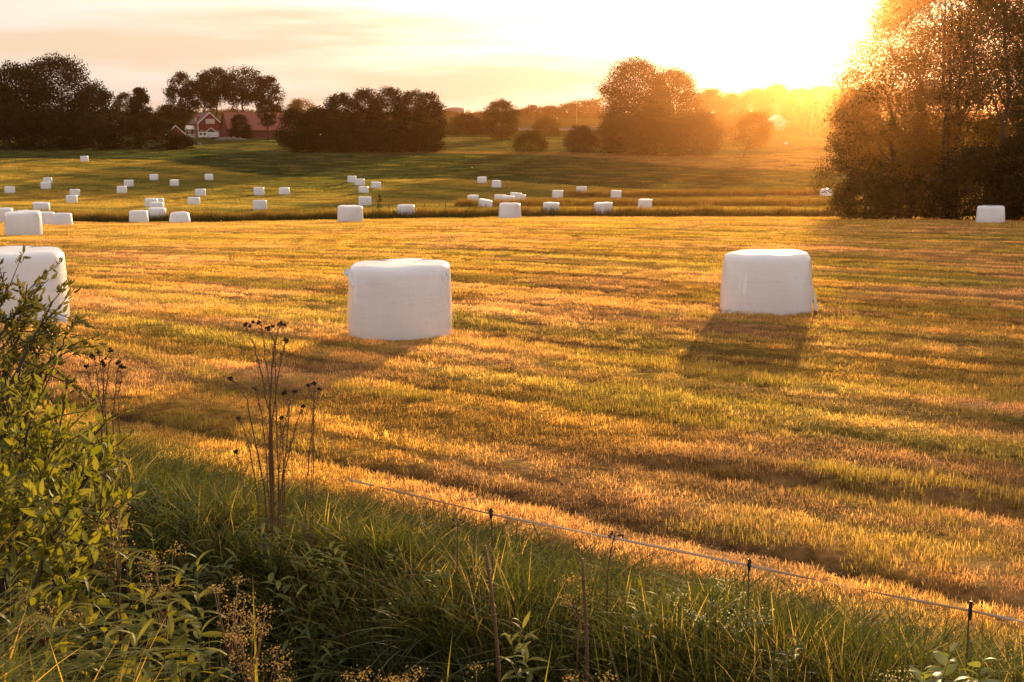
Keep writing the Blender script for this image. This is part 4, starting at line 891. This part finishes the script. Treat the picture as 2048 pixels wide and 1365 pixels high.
HB = [(80, 965, 5.4, 'tall leafy weed below the shrub near the left edge'), (129, 1117, 4.9, 'leafy weed with pointed pale tip left of the twin weed in bottom left'), (254, 1106, 4.8, 'upright leafy weed with star-like leaf tiers in bottom left'),
      (297, 1044, 5.4, 'leafy weed between dry flower heads at the left bank'), (55, 1163, 4.4, 'leafy weed with a pale bud near the left edge'), (20, 1050, 4.9, 'leafy weed cut by the left edge below the shrub'),
      (185, 1035, 5.3, 'leafy weed under the yellow-leaved shrub'), (330, 1190, 4.6, 'shorter leafy weed right of the star-like weed'), (205, 1215, 4.3, 'low leafy weed at the bottom left grass'),
      (100, 1230, 4.1, 'low leafy weed in the bright bottom left corner grass'), (390, 1103, 5.2, 'weed with two round top leaves beside the dark hollow'),
      (150, 985, 5.5, 'leafy weed rising in the middle of the yellow-green shrub'), (235, 1010, 5.4, 'leafy weed at the right foot of the yellow-green shrub'), (10, 1140, 4.6, 'leafy weed at the left edge under the dark shrub'), (175, 1150, 4.7, 'leafy weed between the pale-tipped weed and the star-like weed'),
      (285, 1175, 4.6, 'leafy weed just below the star-like weed'), (350, 1130, 5.0, 'leafy weed left of the weed with two round top leaves'), (60, 1085, 4.8, 'leafy weed among dry heads near the left edge'), (400, 1240, 4.6, 'leafy weed at the lower rim of the dark hollow'),
      (270, 1255, 4.2, 'low leafy weed in the bottom grass under the star-like weed'), (20, 1230, 4.2, 'low leafy weed touching the left edge near the bottom'),
      (1044, 1236, 5.7, 'lush leafy weed between the two dry stalks at the bottom'), (1020, 1262, 5.6, 'low leafy weed beside the taller left dry stalk'), (1282, 1165, 6.1, 'leafy weed under the tape right of the second dry stalk'),
      (1300, 1215, 5.9, 'lower leafy weed below the weed under the tape')]
for i, (px, tp, d, lb) in enumerate(HB): herb(px, tp, d, lb, 400 + i, n=26, L=.15)
BR = [(1905, 1290, 5.0, 'pale broad-leaved plant in the bottom right corner'), (1850, 1325, 4.9, 'pale broad-leaved shoot at the bottom left of the corner plant'), (1965, 1310, 5.0, 'pale broad-leaved shoot right of the corner plant')]
for i, (px, tp, d, lb) in enumerate(BR): herb(px, tp, d, lb, 450 + i, n=14, L=.13, broad=True, group='broad-leaved plants in the bottom right corner')

def florets(g, c, n, rad, sz, flat=.5):
    q = g.normal(0, 1, (n, 3)) * rad * np.array([1, 1, flat]) + c
    a = g.normal(0, 1, (n, 3)); a /= np.linalg.norm(a, axis=1)[:, None]; b = np.cross(a, g.normal(0, 1, (n, 3))); b /= np.linalg.norm(b, axis=1)[:, None] + 1e-9
    s_ = sz * g.uniform(.6, 1.3, n)[:, None]
    return np.stack([q - a*s_*.5, q + b*s_*.45, q + a*s_*.5, q - b*s_*.45], 1).reshape(-1, 3)
def umbel(px, top, d, label, seed, mat='floret', heads=7, spread=.09, sz=.009, per=60, group='dry brown flower heads on the bank', stem='dead_stem', name='dry_umbel_plant', cat='flower'):
    g = np.random.default_rng(seed); tz = at(px, top, d); p = np.array([tz[0], d, Hs(tz[0], d)]); h = max(.3, tz[2] - p[2])
    t = empty(name, p, 0, label, cat, group); st = MB()
    trunk = [np.array([0, 0, -.03]), np.array([g.normal(0, .02), 0, h * .5]), np.array([0, 0, h * .78])]; st.tube(trunk, [.006, .005, .004], 6)
    cs = []
    for i in range(heads):
        q = g.random() * 6.28; r = spread * math.sqrt(g.random()) * 1.3; c = np.array([r * math.cos(q), r * math.sin(q), h * (1 - .16 * g.random()) - .25 * r])
        st.tube([trunk[2] - np.array([0, 0, g.random() * .1 * h]), (trunk[2] + c) / 2 + np.array([r * .2 * math.cos(q), r * .2 * math.sin(q), 0]), c], [.003, .0022, .0015], 5); cs.append(c)
    st.obj('stem', M[stem], t, True)
    for c in cs:
        V = florets(g, c, per, .026, sz); link('flower_head', mesh_np('flower_head', V, np.arange(len(V)).reshape(-1, 4), M[mat], False, np.repeat(g.random(len(V)//4), 4)), t)['kind'] = 'stuff'
UM = [(225, 975, 5.3, 'dry brown flower head below the yellow-leaved shrub'), (320, 1062, 5.2, 'dry brown flower head right of the star-like weed'), (452, 1120, 5.2, 'dry brown flower head at the rim of the dark hollow'),
      (492, 1178, 5.0, 'dry brown flower head below another at the dark hollow'), (520, 1232, 4.9, 'lowest dry brown flower head at the dark hollow'), (80, 1160, 4.5, 'dry brown flower head among weeds at the left edge'),
      (756, 1312, 5.0, 'dry brown flower head at the bottom edge below the thistle'), (800, 1328, 5.0, 'dry brown flower head second along the bottom edge'), (942, 1330, 5.0, 'dry brown flower head at the bottom edge left of the dry stalk'),
      (1135, 1342, 5.0, 'small dry flower head at the bottom edge under the second stalk'), (1178, 1340, 5.0, 'small dry flower head touching the second stalk at the bottom edge'), (1160, 1150, 5.9, 'dry fluffy flower head halfway up the second dry stalk')]
for i, (px, tp, d, lb) in enumerate(UM): umbel(px, tp, d, lb, 500 + i, heads=9 if i < 9 else 5)
WF = [(1424, 1140, 6.0, 'white flowered weed left of the middle fence post'), (1457, 1168, 5.9, 'white flowered weed close to the middle fence post'), (1360, 1172, 6.0, 'white flowered weed farthest left of the middle fence post'),
      (1475, 1232, 5.7, 'low white flowered weed under the middle fence post'), (1400, 1200, 5.8, 'white flowered weed between its taller neighbours near the middle post'), (1525, 1215, 5.8, 'white flowered weed right of the middle fence post'), (1790, 1330, 5.0, 'low white flowered weed left of the pale broad-leaved plants')]
for i, (px, tp, d, lb) in enumerate(WF): umbel(px, tp, d, lb, 530 + i, 'white_floret', 6, .07, .009, 11, 'white flowered weeds near the fence', 'green_stem', 'white_flower_weed')

# dead thistles
def spiky(st, pts, r0, r1, g, spikes=26, sl=.022):
    n = len(pts); st.tube(pts, [r0 + (r1 - r0) * i / (n - 1) for i in range(n)], 6)
    for i in range(spikes):
        f = g.random() * (n - 1.01); k = int(f); q = pts[k] + (pts[k+1] - pts[k]) * (f - k); a = g.random() * 6.28; l = sl * g.uniform(.5, 1.6)
        st.tube([q, q + np.array([l * math.cos(a), l * math.sin(a), l * g.uniform(-.4, .7)])], [.0025, .0006], 3)
def head(g, c, n=16, r=.013):
    m = MB()
    for i in range(n):
        a = g.normal(0, 1, 3); a /= np.linalg.norm(a); q = c + a * r * .9 * g.random(); m.tube([q, q + a * r * .8], [r * .5, r * .28], 5)
    return m
def thistle(px, d, label, stems, seed):
    """stems: list of pixel polylines from the foot to the tip; the tip carries a dark seed head"""
    g = np.random.default_rng(seed); p = ground(px, d); p[0] = at(px, 900, d)[0]; p[2] = Hs(p[0], d); t = empty('dead_thistle', p, 0, label, 'thistle', 'dead thistles on the bank')
    for poly, thick, nh in stems:
        dd = d + g.normal(0, .07); P = [at(a, b, dd) - p for a, b in poly]
        P = [np.array([P[0][0] * .75, P[0][1] * .2, -.05])] + P
        tt_ = np.linspace(0, len(P) - 1, 4 * len(P)); Q = [np.array([np.interp(f, range(len(P)), [v[k] for v in P]) for k in range(3)]) + g.normal(0, .003, 3) for f in tt_]
        st = MB(); spiky(st, Q, thick * .75, thick * .38, g, 14 * len(P)); st.obj('stem', M['dead_stem'], t, True)
        for k in range(nh):
            c = Q[-1] + (np.array([g.normal(0, .02), g.normal(0, .02), g.normal(0, .015)]) if k else 0); head(g, c, 16, .009 if k else .012).obj('seed_head', M['dark_head'], t)
            if k: s2 = MB(); s2.tube([Q[-2], c], [.0025, .002], 4); s2.obj('twig', M['dead_stem'], t)
thistle(545, 7.6, 'tall dead thistle with many bare stems standing before the shadow', [
    ([(540, 960), (540, 830), (545, 720), (549, 690), (535, 655)], .011, 2), ([(549, 692), (556, 660), (560, 648)], .006, 2), ([(538, 830), (522, 740), (505, 680), (491, 650)], .007, 2),
    ([(541, 780), (530, 720), (525, 665), (519, 645)], .006, 2), ([(542, 850), (556, 760), (566, 700), (573, 681)], .007, 1), ([(530, 980), (512, 890), (494, 800), (474, 768), (460, 758)], .008, 1),
    ([(534, 920), (522, 820), (513, 780), (509, 776)], .006, 1), ([(515, 985), (495, 880), (482, 845), (476, 836)], .006, 1), ([(490, 1000), (480, 930), (473, 905)], .005, 1),
    ([(555, 985), (560, 900), (562, 850), (561, 835)], .006, 1), ([(565, 960), (575, 880), (578, 810), (571, 785)], .007, 3), ([(566, 870), (578, 810), (589, 782)], .005, 1),
    ([(560, 985), (580, 900), (598, 830), (608, 812)], .007, 1), ([(614, 960), (622, 880), (627, 800), (630, 766)], .006, 2), ([(626, 830), (634, 800), (638, 778)], .004, 1), ([(628, 800), (622, 785), (617, 773)], .004, 1)], 601)
thistle(212, 7.2, 'small dead thistle beside the leafy shrub in the left', [
    ([(205, 850), (197, 770), (190, 720), (183, 710)], .006, 1), ([(208, 850), (205, 760), (200, 715), (196, 703)], .006, 1), ([(200, 830), (180, 770), (173, 733)], .005, 1), ([(212, 850), (207, 770), (206, 730)], .006, 2),
    ([(210, 800), (218, 730), (222, 700)], .006, 2), ([(225, 830), (233, 770), (238, 725)], .007, 3), ([(236, 800), (243, 760), (242, 735)], .005, 1)], 602)
# dry stalks
for px, tops, d, lb, sd in [(975, [(1003, 1400), (988, 1230), (977, 1140), (970, 1092)], 5.7, 'tall bare dry stalk rising from the bottom edge at centre', 611), (1168, [(1177, 1400), (1172, 1250), (1167, 1160), (1165, 1118)], 5.8, 'second bare dry stalk right of the taller one at the bottom', 612),
        (1225, [(1215, 1150), (1222, 1100), (1232, 1062)], 6.5, 'thin dark seed stalk touching the tape right of centre', 613), (915, [(914, 1150), (915, 1090), (916, 1038)], 6.9, 'thin dark burr stalk left of the first fence post', 614), (1230, [(1238, 1365), (1225, 1320), (1215, 1285)], 5.4, 'short broken stalk right of the second dry stalk', 615)]:
    g = np.random.default_rng(sd); P = [at(a, b, d) for a, b in tops]; p = np.array([P[0][0], d, Hs(P[0][0], d)]); t = empty('dry_stalk', p, 0, lb, 'stalk', 'bare dry stalks on the bank')
    Q = [np.array([0, 0, -.05])] + [q - p for q in P]; st = MB(); thick = .010 if sd in (611, 612) else .005
    st.tube(Q, [thick * (1.1 - .45 * i / (len(Q)-1)) for i in range(len(Q))], 7)
    for k in range(1, len(Q) - 1): st.tube([Q[k] - np.array([0,0,.006]), Q[k], Q[k] + np.array([0,0,.006])], [thick*.9, thick * 1.35, thick*.9], 7)
    st.obj('stem', M['dead_stem'], t, True)
    if sd in (613, 614):
        for k in range(6):
            a = g.random() * 6.28; c = Q[-1] + np.array([.035 * math.cos(a), .03 * math.sin(a), g.normal(-.01, .02)]); b = MB(); b.tube([Q[-1] - np.array([0, 0, .03]), c], [.002, .0015], 4); b.obj('twig', M['dead_stem'], t); head(g, c, 8, .008).obj('seed_head', M['dark_head'], t)
# broad grass blades standing free
for px, tp, d, lean, lb in [(905, 1265, 5.0, .10, 'broad bright grass blade leaning at the bottom left of the dry stalk'), (1105, 1285, 4.9, .14, 'broad yellow-green grass blade at the bottom between the stalks'), (505, 1150, 5.0, .0, 'upright bright grass blade in front of the dark hollow')]:
    tz = at(px, tp, d); p = np.array([tz[0] - lean, d, Hs(tz[0] - lean, d)]); h = tz[2] - p[2]; V = []
    for k in range(9):
        f = k / 8; w = .011 * math.sin(math.pi * (.25 + .75 * f)) + .0005; c = np.array([lean * f ** 2, .0, h * f]); V += [c + np.array([-w, .004, 0]), c + np.array([0, -.003, 0]), c + np.array([w, .004, 0])]
    F = [(3*k+j, 3*k+j+1, 3*k+j+4, 3*k+j+3) for k in range(8) for j in range(2)]
    tag(link('grass_blade', mesh_np('grass_blade', V, F, M['herb_leaf'], True, np.full(len(V), .9)), None, p), lb, 'grass blade', 'broad grass blades at the bottom')

# shrubs at the left edge
def shrub(stems, d, label, seed, mat, leafL, leafW, per, group, dd=.35, name='leafy_shrub', twigs=9):
    g = np.random.default_rng(seed); a0 = at(stems[0][0][0], stems[0][0][1], d); p = np.array([a0[0], d, Hs(a0[0], d)]); t = empty(name, p, 0, label, 'shrub', group)
    st = MB(); LP = []; LD = []
    for poly in stems:
        dk = d + g.normal(0, dd); P = [at(a, b, dk) - p for a, b in poly]; P = [np.array([P[0][0] * .4, P[0][1] * .4, -.1])] + P
        n = 5 * len(P); tt_ = np.linspace(0, len(P) - 1, n); Q = [np.array([np.interp(f, range(len(P)), [v[k] for v in P]) for k in range(3)]) + g.normal(0, .006, 3) for f in tt_]
        st.tube(Q, [.016 * (1.05 - i / n) + .002 for i in range(n)], 6)
        for k in range(twigs):
            f = .28 + .72 * (k + g.random()) / twigs; i0 = min(n - 2, int(f * (n - 1))); q0 = Q[i0]; dr_ = Q[i0+1] - Q[i0]; dr_ /= np.linalg.norm(dr_) + 1e-9
            a = g.normal(0, 1, 3) + dr_ * 1.0 + np.array([0, 0, .35]); a /= np.linalg.norm(a); Lt = g.uniform(.12, .38)
            q1 = q0 + a * Lt * .5 + g.normal(0, .01, 3); q2 = q0 + a * Lt + np.array([0, 0, -.02]); st.tube([q0, q1, q2], [.004, .003, .0015], 4)
            for m_ in range(per):
                f2 = .15 + .85 * g.random(); LP.append((q0 + (q1 - q0) * 2 * f2 if f2 < .5 else q1 + (q2 - q1) * 2 * (f2 - .5)) + g.normal(0, .008, 3)); LD.append(a)
    st.obj('branch', M['twig'], t, True)
    LP = np.array(LP); LD = np.array(LD); n = len(LP); V0, F0 = leaf_strip(1, leafW / leafL, .5, seg=3)
    u = LD + g.normal(0, .75, (n, 3)); u /= np.linalg.norm(u, axis=1)[:, None]; w = np.cross(u, g.normal(0, 1, (n, 3)) * .7 + np.array([0, 0, 1])); w /= np.linalg.norm(w, axis=1)[:, None]; v = np.cross(u, w)
    s_ = leafL * g.uniform(.6, 1.25, n)
    V = LP[:, None] + s_[:, None, None] * (V0[None, :, 0:1] * u[:, None] + V0[None, :, 1:2] * w[:, None] + V0[None, :, 2:3] * v[:, None])
    F = (np.arange(n)[:, None, None] * len(V0) + F0[None]).reshape(-1, 4)
    o = link('foliage', mesh_np('foliage', V, F, M[mat], True, np.repeat(g.random(n), len(V0))), t); o['kind'] = 'stuff'
GH = 'leafy shrubs at the left edge'
shrub([[(a - 14, b + 48) for a, b in q] for q in [[(-20, 1000), (10, 800), (40, 640), (70, 520)], [(-30, 1000), (-20, 760), (0, 600), (20, 500)], [(10, 1000), (50, 780), (90, 660), (125, 605)], [(-40, 1000), (-10, 700), (30, 590), (85, 555)], [(-60, 1000), (-60, 760), (-40, 600), (-20, 520)],
       [(0, 900), (60, 760), (110, 680), (150, 625)], [(-10, 900), (20, 690), (55, 620), (75, 580)], [(-40, 980), (-20, 720), (10, 570), (30, 525)], [(0, 960), (30, 740), (75, 640), (100, 590)], [(20, 960), (60, 800), (95, 730), (120, 690)], [(-20, 960), (20, 800), (50, 730), (70, 690)]]],
      6.9, 'dark leafy shrub in front of the half hidden bale', 701, 'shrub_leaf', .048, .017, 24, GH, twigs=14)
shrub([[(a * .86 - 8, b + 12) for a, b in q] for q in [[(20, 1100), (60, 900), (90, 800)], [(60, 1100), (120, 920), (160, 800)], [(100, 1100), (170, 930), (230, 850)], [(-20, 1100), (10, 900), (30, 790)], [(120, 1120), (200, 960), (262, 880)], [(40, 1100), (90, 960), (140, 870)], [(-40, 1100), (-30, 900), (-20, 800)], [(80, 1120), (130, 1000), (190, 900)]]],
      5.9, 'bright yellow-green shrub under the dark shrub on the bank', 702, 'herb_leaf', .052, .019, 21, GH, twigs=18)
shrub([[(0, 1200), (30, 1060), (60, 980)], [(60, 1200), (100, 1080), (150, 1000)], [(-40, 1200), (-20, 1060), (-5, 960)], [(120, 1200), (160, 1100), (205, 1040)]], 5.0, 'low pale-leaved shrub at the left edge above the bright grass', 703, 'herb_leaf', .07, .026, 14, GH, twigs=20)

# drifting seeds and midges caught by the sun
g = np.random.default_rng(77); n = 70; d = g.uniform(4.5, 26, n); px = g.uniform(40, 2010, n); py = g.uniform(180, 1330, n); r_ = [ray(a, b) for a, b in zip(px, py)]
c = np.array([[q[0] / q[1] * k, k, EYE + q[2] / q[1] * k] for q, k in zip(r_, d)]); ok = c[:, 2] > H(c[:, 0], c[:, 1], False) + .1; c = c[ok]; d = d[ok]
V = []; F = []
for q, k in zip(c, d):
    z = (.0016 + .00055 * k) * g.uniform(.6, 1.2); o_ = len(V); V += [q + z * np.array(v) for v in ((1,0,0),(-1,0,0),(0,1,0),(0,-1,0),(0,0,.7),(0,0,-.7))]
    F += [(o_+a, o_+b, o_+e) for a, b, e in ((0,2,4),(2,1,4),(1,3,4),(3,0,4),(2,0,5),(1,2,5),(3,1,5),(0,3,5))]
tag(link('drifting_seeds', mesh_np('drifting_seeds', V, F, M['white_floret'], True, np.full(len(V), 1.0))), 'tiny sunlit seeds and midges drifting over the field', 'seeds', kind='stuff')

# ------------------------------------------------------------------ evening haze
m, n, l, o = newmat('evening_haze'); pv = n.new('ShaderNodeVolumePrincipled'); pv.inputs['Color'].default_value = (1.0, .45, .16, 1)
pv.inputs['Density'].default_value = HAZE_DENSITY; pv.inputs['Anisotropy'].default_value = HAZE_G; l.new(pv.outputs[0], o.inputs['Volume'])
b = MB(); b.box(-5200, 5200, -80, 3400, -9, 46); tag(b.obj('haze', m), 'thin warm evening haze over the fields', 'haze', kind='stuff')
